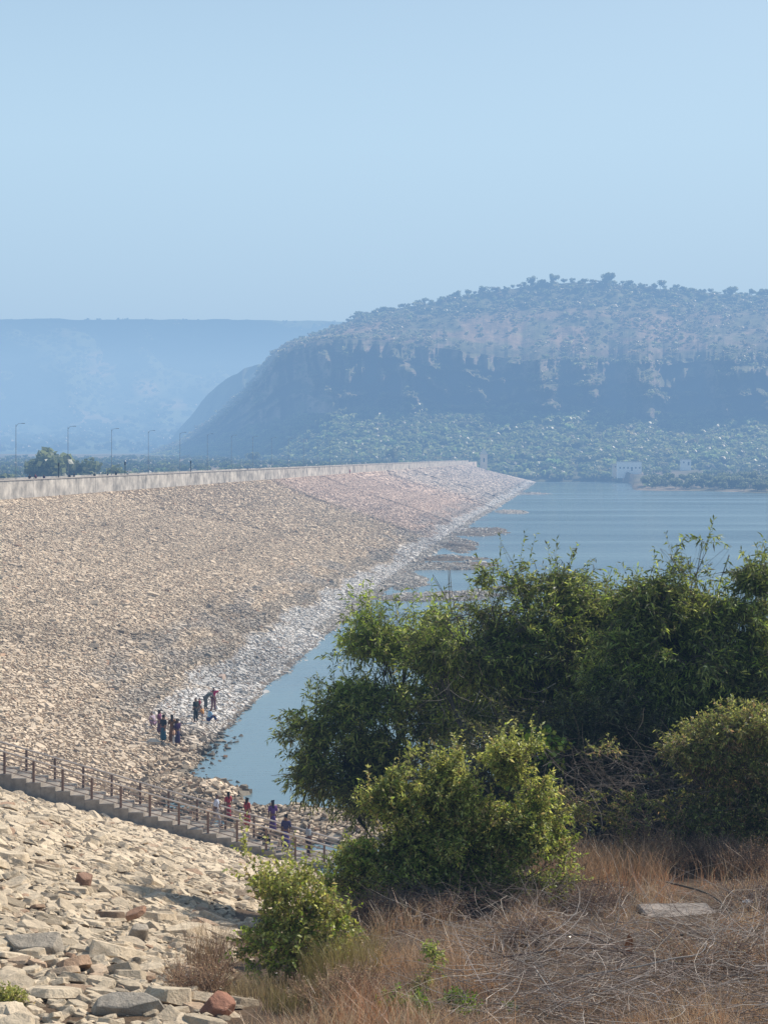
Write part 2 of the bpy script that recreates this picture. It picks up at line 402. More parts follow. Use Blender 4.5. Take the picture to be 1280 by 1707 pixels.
sp_ = np.arange(120, 760, 4.0); SV = []; scl = []
ssk = np.interp(sp_, [120, 250, 290, 312, 345, 375, 410, 470, 600, 760], [768, 762, 726, 700, 661, 634, 613, 602, 604, 610])+(fbm(sp_*.05, sp_*0, 4)-.5)*7
for t in np.concatenate([np.linspace(0, 1, 40), [1.3]]):
    tt = min(t, 1); D = 1750+np.clip(470-sp_, 0, 400)*1.2+260*tt+(fbm(sp_*.03, tt*3+sp_*0+5, 4)-.5)*150*tt+(200 if t > 1 else 0)
    py = 770+(ssk-770)*tt+(30 if t > 1 else 0)
    SV.append(np.stack([(sp_-CX)/F*D, D, CAMZ-(py-HZ)/F*D], -1)); scl.append(np.array([.11, .125, .06])*(.4+1.2*fbm(sp_*.08, tt*14+sp_*0, 4))[:, None])
SV = np.array(SV); nr, nc = SV.shape[:2]; idx = np.arange(nr*nc).reshape(nr, nc)
Q = np.stack([idx[:-1, :-1], idx[:-1, 1:], idx[1:, 1:], idx[1:, :-1]], -1).reshape(-1, 4)
struct('hills', np_mesh('side_hill', SV, Q, np.array(scl).reshape(-1, 3), True, M_land))
# ------------------------------------------------------------------ instancing into arrays
def bake(protos, P, S, Rm, col, pick):
    """protos: list (V,F); P n,3; S n,3; Rm n,3,3; col n,3"""
    Vs = []; Fs = []; Cs = []; off = 0
    for k, (pv, pf) in enumerate(protos):
        m = np.where(pick == k)[0]
        if len(m) == 0: continue
        v = pv[None]*S[m][:, None, :]
        v = np.einsum('nij,nvj->nvi', Rm[m], v)+P[m][:, None, :]
        f = pf[None]+(np.arange(len(m))*len(pv))[:, None, None]+off
        Vs.append(v.reshape(-1, 3)); Fs.append(f.reshape(-1, pf.shape[1])); Cs.append(np.repeat(col[m], len(pv), 0))
        off += len(m)*len(pv)
    return np.concatenate(Vs), np.concatenate(Fs), np.concatenate(Cs)
def rot_from(n, ang):
    up = n/np.linalg.norm(n, axis=-1, keepdims=True)
    a = np.stack([np.cos(ang), np.sin(ang), 0*ang], -1)
    y = np.cross(up, a); y /= np.linalg.norm(y, axis=-1, keepdims=True)
    x = np.cross(y, up)
    return np.stack([x, y, up], -1)

# ------------------------------------------------------------------ stones
def stone_proto(seed, npts, bev):
    r = random.Random(seed); bm = bmesh.new()
    for i in range(npts):
        a = 2*math.pi*(i+r.uniform(-.35, .35))/npts; q = r.uniform(.78, 1.05)
        ex = abs(math.cos(a))**.75*math.copysign(1, math.cos(a)); ey = abs(math.sin(a))**.75*math.copysign(1, math.sin(a))
        k = r.uniform(.72, .97)
        bm.verts.new((ex*q*.5, ey*q*.5, r.uniform(-.5, -.1)))
        bm.verts.new((ex*q*k*.5+r.uniform(-.04, .04), ey*q*k*.5+r.uniform(-.04, .04), .5+r.uniform(-.13, .06)+.12*ex*r.choice((-1, 1))*.4))
    res = bmesh.ops.convex_hull(bm, input=list(bm.verts))
    bmesh.ops.delete(bm, geom=list(set(e for e in res['geom_interior'] if isinstance(e, bmesh.types.BMVert))), context='VERTS')
    loose = [v for v in bm.verts if not v.link_faces]
    bmesh.ops.delete(bm, geom=loose, context='VERTS')
    if bev:
        bmesh.ops.dissolve_limit(bm, angle_limit=math.radians(14), verts=list(bm.verts), edges=list(bm.edges))
        bmesh.ops.bevel(bm, geom=list(bm.edges), offset=.028, segments=1, affect='EDGES', clamp_overlap=True)
    bmesh.ops.triangulate(bm, faces=list(bm.faces))
    bmesh.ops.recalc_face_normals(bm, faces=list(bm.faces))
    bm.verts.index_update()
    V = np.array([v.co[:] for v in bm.verts]); Fc = np.array([[v.index for v in f.verts] for f in bm.faces])
    bm.free(); return V, Fc
near_protos = [stone_proto(i, 6+i % 4, True) for i in range(22)]
far_protos = [stone_proto(100+i, 4+i % 2, False) for i in range(14)]
def jgrid(x0, x1, y0, y1, s):
    gx, gy = np.meshgrid(np.arange(x0, x1, s), np.arange(y0, y1, s))
    gx = gx+(np.arange(gx.shape[0]) % 2)[:, None]*s*.5
    gx = gx+rng.uniform(-.36, .36, gx.shape)*s; gy = gy+rng.uniform(-.36, .36, gy.shape)*s
    return gx.ravel(), gy.ravel()
def stones(x, y, size, protos, thick=.42, tilt=.13, lift=.1):
    n = len(x)
    z = H(x, y); nrm = Hn(x, y)+rng.normal(0, tilt, (n, 3))*np.array([1, 1, 0])
    R_ = rot_from(nrm, rng.uniform(0, 2*math.pi, n))
    L = size*np.exp(rng.normal(0, .25, n)); W = L*rng.uniform(.55, .9, n); T = np.minimum(L, W)*thick*rng.uniform(.6, 1.35, n)
    S = np.stack([L, W, T], -1)
    P = np.stack([x, y, z+T*lift], -1)
    col = stone_col(x, y, z)*np.exp(rng.normal(0, np.where(y < 70, .15, .10), n))[:, None]
    rust = rng.random(n); amt = np.where(rust < .03+.04*(y < 60), rng.uniform(.3, .8, n), 0)[:, None]
    col = col*(1-amt)+np.array([.40, .225, .135])*amt
    dk = (rng.random(n) < .06)[:, None]; col = np.where(dk, col*.6, col)
    col = np.clip(col*np.minimum(1, .76/col.max(1))[:, None], .02, .80)
    return P, S, R_, col, rng.integers(0, len(protos), n)
def cull(x, y, lo=-40, hi=1320):
    px = CX+x/y*F; z = H(x, y)
    m = (px > lo) & (px < hi) & (z > -.22) & (x > Xc(y)+.3)
    m &= ~((y > 65.3) & (y < 67.6) & (x > -21) & (x < -2.6) )
    m &= ~((z < .12) & (rng.random(len(x)) < .45))
    return m
# foreground
x1, y1 = jgrid(-18, 3, 12.5, 66, .235); m = cull(x1, y1)
ud = x1/y1+(fbm(x1*.8, y1*.8)-.5)*.08
m &= ~((y1 < 33) & (ud > -.105+.1*rng.random(len(x1))*0)) & (ud < .02)
x1, y1 = x1[m], y1[m]
sz = .78*rng.choice([.24, .36, .54, .76], len(x1), p=[.36, .37, .21, .06])
A1 = stones(x1, y1, sz, near_protos, .27, .21, .28)
x1b, y1b = jgrid(-18, 3, 12.5, 66, .21); m = cull(x1b, y1b)&(rng.random(len(x1b)) < .8)
ud = x1b/y1b; m &= ~((y1b < 33) & (ud > -.10)) & (ud < .02)
x1b, y1b = x1b[m], y1b[m]
A2 = stones(x1b, y1b, np.full(len(x1b), .20), near_protos, .45, .35, 0)
HERO = [(232, 1572), (365, 1695), (60, 1590), (140, 1480), (215, 1690)]
def ray_ground(px, py, D0=11):
    for D in np.arange(D0, 80, .1):
        x, y, z = wp(px, py, D)
        if z <= float(H(np.array([x]), np.array([y]))[0]): return x, y
    return x, y
keep = np.ones(len(A1[0]), bool); keep2 = np.ones(len(A2[0]), bool)
for hx in HERO:
    gx_, gy_ = ray_ground(*hx)
    keep &= np.hypot(A1[0][:, 0]-gx_, A1[0][:, 1]-gy_) > .42
A1 = tuple(a[keep] for a in A1)
# the 300 that show largest become individuals
pxx = CX+A1[0][:, 0]/A1[0][:, 1]*F; pyy = HZ+(CAMZ-A1[0][:, 2])/A1[0][:, 1]*F
show = A1[1][:, 0]*A1[1][:, 1]/A1[0][:, 1]**2*((pxx > 4) & (pxx < 620) & (pyy < 1700) & (pyy > 800))
order = np.argsort(-show); top = order[:290]; rest = order[290:]
for i in top:
    pv, pf = near_protos[A1[4][i]]
    V = (A1[2][i] @ (pv*A1[1][i]).T).T
    c = A1[3][i]
    o = link('riprap_stone', np_mesh('riprap_stone', V, pf, np.repeat(c[None], len(V), 0), False, M_rock), None, A1[0][i])
    if c[0] > c[2]*2.0: tag(o, 'rust coloured flat stone lying among the pale stones of the near slope', 'stone', 'rusty riprap stones on the near slope')
    else: tag(o, 'pale tan angular slab of rock in the near left slope of stones', 'stone', 'pale riprap stones on the near slope')
A1r = tuple(a[rest] for a in A1)
v1, f1, c1 = bake(near_protos, *A1r); v2, f2, c2 = bake(near_protos, *A2)
# dam face
x3, y3 = jgrid(-75, 15, 64, 240, .245); m = cull(x3, y3); x3, y3 = x3[m], y3[m]
A3 = stones(x3, y3, rng.choice([.22, .31, .43, .7], len(x3), p=[.45, .41, .12, .02]), far_protos, .36, .17, .16)
v3, f3, c3 = bake(far_protos, *A3)
x4, y4 = jgrid(-50, 45, 240, 480, .56); m = cull(x4, y4) & ~((x4 > Xs(y4)+.5) & (rng.random(len(x4)) < .6)); x4, y4 = x4[m], y4[m]
A4 = stones(x4, y4, rng.choice([.42, .55, .8], len(x4), p=[.5, .42, .08]), far_protos, .36, .17, .1)
v4, f4, c4 = bake(far_protos, *A4)
x5, y5 = jgrid(-15, 105, 480, 940, 1.7); m = cull(x5, y5); x5, y5 = x5[m], y5[m]
A5 = stones(x5, y5, np.full(len(x5), 1.5), far_protos, .25, .1, .05)
v5, f5, c5 = bake(far_protos, *A5)
# rubble on the beaches and in the shallows
xb, yb_ = jgrid(-14, 2, 67.8, 96, .33); zb = H(xb, yb_)
m = (zb < .5) & (zb > -.32) & (rng.random(len(xb)) < .5)
xb, yb_ = xb[m], yb_[m]
A6 = stones(xb, yb_, np.full(len(xb), .38), far_protos, .7, .3, .3)
A6[0][:, 2] = np.maximum(A6[0][:, 2], -.06); A6[3][:] *= .7
v6, f6, c6 = bake(far_protos, *A6)
def cat(parts):
    V = []; Fc = []; Cc = []; o = 0
    for v, f, c in parts:
        V.append(v); Fc.append(f+o); Cc.append(c); o += len(v)
    return np.concatenate(V), np.concatenate(Fc), np.concatenate(Cc)
V, Fc, Cc = cat([(v1, f1, c1), (v2, f2, c2)])
tag(link('riprap', np_mesh('riprap', V, Fc, Cc, False, M_rock)), 'mass of smaller stones packed over the near slope below the stairs', 'rocks', kind='stuff')
V, Fc, Cc = cat([(v3, f3, c3), (v4, f4, c4), (v5, f5, c5)])
tag(link('dam_riprap', np_mesh('dam_riprap', V, Fc, Cc, False, M_rockfar)), 'rough tan riprap covering the long face of the dam', 'rocks', kind='stuff')
tag(link('shore_rubble', np_mesh('shore_rubble', v6, f6, c6, False, M_rock)), 'dark wet rubble in the shallows at the near corner of the lake', 'rocks', kind='stuff')
def hero(px, py, D, size, yaw, tiltv, col, label, seed):
    pv, pf = near_protos[seed]
    x, y = ray_ground(px, py)
    z = float(H(np.array([x]), np.array([y]))[0])
    Rm = rot_from(np.array([tiltv]), np.array([yaw]))[0]
    V = (Rm @ (pv*np.array(size)).T).T
    o = link('boulder', np_mesh('boulder', V, pf, np.repeat(np.array([col]), len(V), 0), False, M_rock), None, (x, y, z+size[2]*.35))
    tag(o, label, 'boulder')
hero(232, 1572, 18.6, (.30, .24, .30), .4, (.25, -.3, 1), (.47, .40, .31), 'pale block of rock standing on edge with an orange slab on top', 3)
hero(225, 1553, 18.8, (.40, .30, .10), .3, (-.35, -.2, 1), (.42, .24, .15), 'orange brown slab leaning over an upright pale block', 5)
x_, y_, z_ = bpy.data.objects['boulder.001'].location; bpy.data.objects['boulder.001'].location.z = z_+.24
hero(365, 1695, 14.6, (.42, .32, .26), .9, (.5, -.3, 1), (.40, .20, .13), 'red brown pointed boulder at the bottom edge beside the shrub', 7)
hero(60, 1590, 18.0, (.8, .45, .2), .1, (.1, -.25, 1), (.43, .37, .29), 'long pale slab with a dark overhang near the left edge', 9)
hero(140, 1480, 24.5, (.42, .30, .3), .9, (.3, -.1, 1), (.36, .22, .15), 'brown rounded boulder standing above the pale stones', 11)
hero(215, 1690, 14.4, (.75, .36, .22), .2, (.05, -.3, 1), (.40, .35, .28), 'big tan slab overhanging a dark gap at the lower left', 13)

# ------------------------------------------------------------------ parapet, road, lamp posts
def cr(Y, off): return (float(Xc(Y))+off, Y)
Yw = [60+i*26 for i in range(35)]; Yw[-1] = 944
pw = empty('parapet_wall', 'long pale parapet wall running along the crest of the dam', 'wall', (float(Xc(200)), 200, 12))
def strip(a0, a1, z0, z1, Y0, Y1):
    (ax, ay), (bx, by) = cr(Y0, a0), cr(Y1, a0); (cx, cy), (dx, dy) = cr(Y0, a1), cr(Y1, a1)
    return [(ax, ay, z0), (cx, cy, z0), (dx, dy, z0), (bx, by, z0), (ax, ay, z1), (cx, cy, z1), (dx, dy, z1), (bx, by, z1)]
inv = Matrix.Translation(-Vector(pw.location))
def local(ob, par):
    ob.data.transform(Matrix.Translation(-Vector(par.location))); ob.parent = par
for k in range(22):
    w = MB(); w.hexa(strip(-.45, -.05, 11.2, WALL_Z-.12, 60+k*40.18, 60+(k+1)*40.18-.01)); o = w.build('wall_panel', M_wall); local(o, pw)
w = MB(); w.hexa(strip(-.55, .07, WALL_Z-.12, WALL_Z, 60, 944)); local(w.build('coping', M_cope), pw)
for k in range(90):
    Y0 = 150+k*8.8
    w = MB(); w.hexa(strip(-.04, -.02, 11.4, WALL_Z-.13, Y0, Y0+.5)); local(w.build('pilaster', M_wall), pw)
w = MB(); w.hexa(strip(-8.5, -.5, 12.5, ROAD_Z, 60, 960)); o = w.build('road', M_road); o['kind'] = 'structure'
w = MB(); w.hexa(strip(-9.0, -8.55, 12.5, ROAD_Z+.9, 60, 944)); tag(w.build('back_parapet', M_wall), 'low wall on the far side of the crest road', 'wall')
mpole = MB(); mpole.tube([(0, 0, 0), (0, 0, 8.6)], [.05, .032], 8)
marm = MB(); marm.tube([(0, 0, 8.3), (.3, .1, 8.7), (.8, .2, 8.75)], .025, 6)
mhead = MB(); mhead.box(.75, 1.2, .12, .28, 8.71, 8.79)
mbase = MB(); mbase.box(-.22, .22, -.22, .22, 0, .35)
meshes = []
lp = empty('street_lamp', 'first grey lamp post from the left edge above the parapet', 'street lamp', group='lamp posts along the dam crest')
for nm, mb, mt in (('pole', mpole, M_pole), ('arm', marm, M_pole), ('lamp_head', mhead, M_pole), ('base', mbase, M_cope)):
    mb.build(nm, mt, lp)
ordl = ['first grey lamp post from the left edge above the parapet', 'second lamp post from the left, above the small dark tree clump', 'third lamp post from the left along the dam crest',
        'fourth lamp post from the left along the dam crest', 'fifth lamp post from the left, faint against the dark hill']
def dup(root, loc, rz=None, label=None, scale=None):
    c = root.copy(); C.objects.link(c); c.location = loc
    if rz is not None: c.rotation_euler = (0, 0, rz)
    if scale: c.scale = (scale,)*3
    if label: c['label'] = label
    for ch in root.children:
        d = ch.copy(); C.objects.link(d); d.parent = c
    return c
for k in range(34):
    Y0 = 208+20.6*k; loc = (*cr(Y0, -1.1)[:1], Y0, ROAD_Z)
    lab = ordl[k] if k < 5 else 'faint lamp post in the far receding row along the dam crest'
    if k == 0: lp.location = loc; lp['label'] = lab
    else: dup(lp, loc, None, lab)
for i, (px, D, lab) in enumerate([(158, 226, 'short dark post on the crest left of the third lamp post'), (253, 258, 'short dark post on the crest right of the fourth lamp post'), (358, 300, 'short dark post on the crest furthest right')]):
    x = float(Xc(D))-1.6
    e = empty('signal_post', lab, 'post', (x, D, ROAD_Z), group='short dark posts on the crest')
    w = MB(); w.tube([(0, 0, 0), (0, 0, 3.0)], .07, 6); w.build('post', M_dark, e)
    w = MB(); w.box(-.12, .12, -.1, .1, 2.6, 3.2); w.build('signal_box', M_dark, e)

# ------------------------------------------------------------------ stairs and railings
SX0 = -20.1; TR = .64; RI = .186; NSTEP = 25
def st_z(x): return 4.42-.29*(x+18.2)
st = empty('stairway', 'concrete stairway running down the stone slope to the water', 'stairs', (-12, 66.4, 1))
for k in range(NSTEP):
    x0 = SX0+k*TR; zt = st_z(x0)
    w = MB(); w.box(x0+.003, x0+TR, 65.5+.002*(k % 2), 67.2-.002*(k % 2), zt-.75, zt)
    o = w.build('step', M_conc, None, bevel=.012); local(o, st)
w = MB(); w.box(-4.1, -2.2, 65.3, 67.6, -.6, st_z(-4.1)-.15); local(w.build('landing', M_conc, None, bevel=.015), st)
def railing(y, x0, phase, label):
    e = empty('railing', label, 'railing', (-10, y, 2), group='railings of the stairway')
    X = x0+phase
    while X < -2.3:
        zt = st_z(math.floor((X-SX0)/TR)*TR+SX0) if X < -4.1 else st_z(-4.1)-.15
        zr = st_z(X)+1.13-.09
        w = MB(); w.box(X-.048, X+.048, y-.048, y+.048, zt, zr-.03); local(w.build('post', M_post, None), e)
        X += 1.27
    for h, r in ((1.13, .045), (.92, .032), (.72, .024), (.52, .024), (.32, .024)):
        xe = -2.0
        w = MB(); w.tube([(x0-1, y-.002, st_z(x0-1)+h-.09), (xe, y-.002, st_z(xe)+h-.09)], r, 6)
        local(w.build('top_rail' if h > 1 else 'rail', M_toprail if h > 1 else M_rail, None), e)
railing(65.62, -20.5, .11, 'brown metal railing on the near side of the stairway')
railing(67.08, -20.5, .72, 'brown metal railing on the far, water side of the stairway')

# ------------------------------------------------------------------ people
cloth_cache = {}
def cloth(c):
    if c not in cloth_cache: cloth_cache[c] = plain('cloth', c, .85, .15, 12)
    return cloth_cache[c]
M_skin = plain('skin', (.20, .105, .065), .6, .08, 5)
M_hair = plain('hair', (.012, .01, .009), .5, .2, 20)
skin_jobs = []
def skin_obj(name, nodes, edges, mat, parent):
    names = list(nodes); me = bpy.data.meshes.new(name)
    me.from_pydata([nodes[n][0] for n in names], [], [(names.index(a), names.index(b)) for a, b in edges])
    o = bpy.data.objects.new(name, me); C.objects.link(o); o.parent = parent
    md = o.modifiers.new('s', 'SKIN'); md.use_smooth_shade = True
    sv = me.skin_vertices[0].data
    for i, n in enumerate(names):
        r = nodes[n][1]; sv[i].radius = (r, r) if not isinstance(r, tuple) else r
        sv[i].use_root = (i == 0)
    s = o.modifiers.new('d', 'SUBSURF'); s.levels = s.render_levels = 1
    skin_jobs.append((o, mat)); return o
def person(loc, yaw, h, pose, shirt, lower, label, group=None, skirt=False, hair_long=False):
    root = empty('person', label, 'person', loc, yaw, group); k = h/1.65; root.scale = (k,)*3
    V3 = Vector
    lean = {'stand': .03, 'walk': .08, 'bend': 1.05, 'sit': .25, 'reach': .05, 'crouch': .55}[pose]
    ph = {'stand': .90, 'walk': .89, 'bend': .86, 'sit': .20, 'reach': .90, 'crouch': .32}[pose]
    piv = V3((0, 0, ph)); Rl = Matrix.Rotation(-lean, 3, 'X')
    def up(x, y, z): return tuple(piv+Rl @ V3((x, y, z)))
    n = {'pelvis': (tuple(piv), .115), 'waist': (up(0, 0, .17), .105), 'chest': (up(0, 0, .38), .13), 'neck': (up(0, .0, .52), .05),
         'jaw': (up(0, .025, .59), (.062, .07)), 'crown': (up(0, .01, .68), (.075, .088))}
    e = [('pelvis', 'waist'), ('waist', 'chest'), ('chest', 'neck'), ('neck', 'jaw'), ('jaw', 'crown')]
    n['nose'] = (up(0, .11, .62), .014); e.append(('jaw', 'nose'))
    for s, S_ in ((-1, 'l'), (1, 'r')):
        sh = V3(up(.165*s, 0, .44))
        if pose in ('reach',) and s == 1: el = sh+V3((.22, .08, .05)); wr = el+V3((.20, .08, .10))
        elif pose == 'bend': el = sh+V3((.02*s, .12, -.25)); wr = el+V3((0, .14, -.18))
        elif pose in ('sit', 'crouch'): el = sh+V3((.05*s, .12, -.22)); wr = el+V3((-.06*s, .20, -.02))
        elif pose == 'walk': el = sh+V3((.05*s, -.10*s, -.27)); wr = el+V3((0, .06-.06*s, -.24))
        else: el = sh+V3((.06*s, -.02, -.28)); wr = el+V3((-.02*s, .12, -.22))
        d = (wr-el).normalized(); pm = wr+d*.07
        n['sh'+S_] = (tuple(sh), .052); n['el'+S_] = (tuple(el), .036); n['wr'+S_] = (tuple(wr), .024); n['pm'+S_] = (tuple(pm), (.034, .018))
        e += [('chest', 'sh'+S_), ('sh'+S_, 'el'+S_), ('el'+S_, 'wr'+S_), ('wr'+S_, 'pm'+S_)]
        sd = d.cross(V3((0, 0, 1))); sd = sd.normalized() if sd.length > .1 else V3((0, 1, 0))
        for q in range(4):
            b = pm+d*.025+sd*(.03-.02*q); t = b+d*(.065-.006*abs(q-1))
            n['f%d%s' % (q, S_)] = (tuple(b), .009); n['g%d%s' % (q, S_)] = (tuple(t), .008)
            e += [('pm'+S_, 'f%d%s' % (q, S_)), ('f%d%s' % (q, S_), 'g%d%s' % (q, S_))]
        n['th'+S_] = (tuple(wr+d*.03+sd*.05), .010); e.append(('wr'+S_, 'th'+S_))
        hip = piv+V3((.09*s, 0, -.05))
        if pose == 'sit': kn = hip+V3((.04*s, .38, .24)); an = V3((.12*s, .52, .06))
        elif pose == 'crouch': kn = hip+V3((.08*s, .34, .20)); an = V3((.13*s, .12, .07))
        elif pose == 'walk': kn = hip+V3((0, .14*s+.05, -.40)); an = V3((.09*s, .24*s-.04, .09))
        else: kn = V3((.10*s, .03, .47)); an = V3((.11*s, -.01, .08))
        n['hip'+S_] = (tuple(hip), .085); n['kn'+S_] = (tuple(kn), .056); n['an'+S_] = (tuple(an), .038); n['toe'+S_] = (tuple(an+V3((.02*s, .17, -.045))), .03)
        e += [('pelvis', 'hip'+S_), ('hip'+S_, 'kn'+S_), ('kn'+S_, 'an'+S_), ('an'+S_, 'toe'+S_)]
    skin_obj('body', n, e, M_skin, root)
    def lerp(a, b, t): return tuple(V3(a)*(1-t)+V3(b)*t)
    g = {'a': (lerp(n['pelvis'][0], n['waist'][0], .1), .135), 'b': (n['waist'][0], .128), 'c': (n['chest'][0], .15), 'd': (lerp(n['chest'][0], n['neck'][0], .6), .085)}
    ge = [('a', 'b'), ('b', 'c'), ('c', 'd')]
    for S_ in 'lr':
        g['s'+S_] = (n['sh'+S_][0], .075); g['e'+S_] = (lerp(n['sh'+S_][0], n['el'+S_][0], .95), .055); ge += [('c', 's'+S_), ('s'+S_, 'e'+S_)]
    skin_obj('shirt', g, ge, cloth(shirt), root)
    if skirt:
        ap = V3(lerp(n['anl'][0], n['anr'][0], .5)); kp = V3(lerp(n['knl'][0], n['knr'][0], .5))
        g = {'a': (tuple(piv+V3((0, 0, .05))), .15), 'k': (tuple(kp), (.20, .17)), 'm': (tuple((kp+ap)/2), (.22, .19)), 'z': (tuple(ap+V3((0, 0, .02))), (.24, .20))}
        skin_obj('skirt', g, [('a', 'k'), ('k', 'm'), ('m', 'z')], cloth(lower), root)
    else:
        g = {'a': (tuple(piv), .128)}; ge = []
        for S_ in 'lr':
            g['h'+S_] = (n['hip'+S_][0], .10); g['k'+S_] = (n['kn'+S_][0], .072); g['z'+S_] = (lerp(n['kn'+S_][0], n['an'+S_][0], .93), .058)
            ge += [('a', 'h'+S_), ('h'+S_, 'k'+S_), ('k'+S_, 'z'+S_)]
        skin_obj('trousers', g, ge, cloth(lower), root)
    g = {'a': (up(0, -.03, .66), (.085, .09)), 'b': (up(0, .0, .715), (.078, .085))}; ge = [('a', 'b')]
    if hair_long: g['c'] = (up(0, -.09, .50), .05); g['d'] = (up(0, -.13, .36), .035); ge += [('a', 'c'), ('c', 'd')]
    skin_obj('hair', g, ge, M_hair, root)
    return root
def gz(x, y): return float(H(np.array([x]), np.array([y]))[0])
def at_ground(px, py):
    """walk down the view ray until it meets the slope"""
    for D in np.arange(30, 420, .25):
        x, y, z = wp(px, py, D)
        if z <= gz(x, y)+.1: return (x, y, gz(x, y)+.12)
    return wp(px, py, 90)
G1 = 'group of visitors by the water'
BLK = (.02, .02, .025)
person(at_ground(258, 1213), .8, 1.5, 'crouch', (.55, .42, .45), (.35, .22, .28), 'crouching person in pale pink clothes, leftmost by the water', G1)
person(at_ground(266, 1225), -1.9, 1.45, 'stand', (.25, .08, .14), (.10, .05, .09), 'person in maroon clothes standing beside the crouching one in pink', G1, True, True)
person(at_ground(273, 1238), 2.6, 1.62, 'stand', BLK, (.03, .09, .13), 'person in a black top and dark blue skirt near the water', G1, True, True)
person(at_ground(287, 1240), .3, 1.68, 'stand', (.22, .10, .03), (.24, .11, .04), 'person wrapped in an ochre brown dress near the water', G1, True, True)
person(at_ground(290, 1244), 1.3, 1.05, 'stand', (.60, .35, .22), (.45, .42, .40), 'small child in a light orange top in front of the ochre dress', G1)
person(at_ground(296, 1242), -2.4, 1.55, 'stand', (.07, .03, .09), (.05, .03, .08), 'person in dark purple at the right of the group of four', G1, True, True)
person(at_ground(327, 1206), .9, 1.66, 'stand', (.03, .04, .035), (.025, .03, .03), 'slim person all in black standing apart between the two groups', G1)
person(at_ground(333, 1193), 2.0, 1.15, 'stand', (.45, .06, .09), (.40, .33, .30), 'child in a red top just behind the person all in black', G1)
person(at_ground(343, 1185), -.9, 1.68, 'bend', (.14, .15, .13), (.12, .13, .12), 'person in grey bending forward next to the one in pink shirt', G1)
person(at_ground(356, 1186), -.2, 1.62, 'reach', (.62, .04, .13), (.20, .09, .11), 'person in a bright pink shirt reaching out an arm by the water', G1)
person(at_ground(339, 1196), 1.2, 1.3, 'sit', (.60, .30, .10), (.50, .42, .38), 'seated person in a light orange top beside the blue and white one', G1)
person(at_ground(348, 1204), -1.2, 1.6, 'sit', (.30, .50, .68), (.03, .05, .16), 'seated person in a light blue top and navy trousers at the water edge', G1)
G2 = 'people on and beside the stairway'
def on_stairs(px, y): x = (px-CX)/F*y; return (x, y, st_z(math.floor((x-SX0)/TR)*TR+SX0)+.01)
person(on_stairs(360, 66.4), -1.5, 1.56, 'walk', (.60, .62, .72), (.35, .32, .34), 'person in a white shirt walking up the stairs', G2)
person(at_ground(381, 1368), .6, 1.35, 'stand', (.40, .05, .055), (.36, .05, .055), 'person in a red dress seen behind the railing, left of two in red', G2, True, True)
person(at_ground(412, 1380), -.7, 1.35, 'stand', (.34, .045, .05), (.36, .05, .055), 'person in a red dress seen behind the railing, right of two in red', G2, True, True)
person(on_stairs(446, 66.8), 1.9, 1.5, 'sit', BLK, BLK, 'person in black sitting on the lower stairs', G2)
person(at_ground(455, 1392), .4, 1.5, 'stand', (.14, .06, .20), (.10, .05, .16), 'person in purple standing behind the seated one in black', G2, True, True)
person(on_stairs(477, 66.3), 2.9, 1.55, 'stand', (.05, .04, .10), (.10, .07, .24), 'person with a dark top and violet patterned skirt low on the stairs', G2, True, True)
person((( 514-CX)/F*66.4, 66.4, st_z(-4.1)-.14), -1.2, 1.5, 'stand', (.42, .44, .45), (.06, .035, .05), 'person in a grey white top at the foot of the stairs', G2)
G3 = 'people on the crest road'
for i, (px, D, hh, c, lab) in enumerate([(50, 218, 1.6, (.05, .03, .05), 'leftmost head of the first cluster above the parapet'), (60, 221, 1.7, (.12, .02, .05), 'person in maroon in the first cluster above the parapet'),
        (74, 222, 1.5, (.10, .05, .12), 'rightmost head of the first cluster above the parapet'), (116, 233, 1.5, BLK, 'left one of the pair above the parapet by the second lamp post'), (124, 235, 1.65, (.03, .03, .05), 'right one of the pair above the parapet by the second lamp post'),
        (158, 245, 1.5, BLK, 'person behind the parapet under the third lamp post'), (180, 251, 1.55, (.04, .05, .09), 'person in dark blue behind the parapet right of the third lamp'), (194, 255, 1.65, BLK, 'person in black behind the parapet left of the fourth lamp'), (213, 260, 1.6, (.5, .5, .45), 'person in a pale top behind the parapet near the fourth lamp')]):
    Y0 = D; off = -2.2
    # crest point seen at this column
    Y0 = (51+28+2.2)/(.14-(px-CX)/F)
    person((float(Xc(Y0))+off, Y0, ROAD_Z), i*1.3, hh, ('stand', 'walk')[i % 2], c, (.04, .04, .05), lab, G3)
person(at_ground(346, 806), .5, 1.6, 'stand', (.10, .04, .06), BLK, 'tiny dark figure on the slope just under the parapet, left of two')
person(at_ground(413, 800), .9, 1.6, 'stand', (.05, .05, .06), BLK, 'tiny dark figure on the slope just under the parapet, right of two')
person((float(Xc(480))+.9, 480, gz(float(Xc(480))+.9, 480)), .9, 1.7, 'stand', (.55, .08, .06), (.3, .06, .05), 'tiny figure in orange red at the far end of the crest wall')
bpy.context.view_layer.update(); dg = bpy.context.evaluated_depsgraph_get()
for o, mt in skin_jobs:
    me = bpy.data.meshes.new_from_object(o.evaluated_get(dg)); me.name = o.name.split('.')[0]
    o.modifiers.clear(); o.data = me; me.materials.clear(); me.materials.append(mt)
    me.polygons.foreach_set('use_smooth', [True]*len(me.polygons))

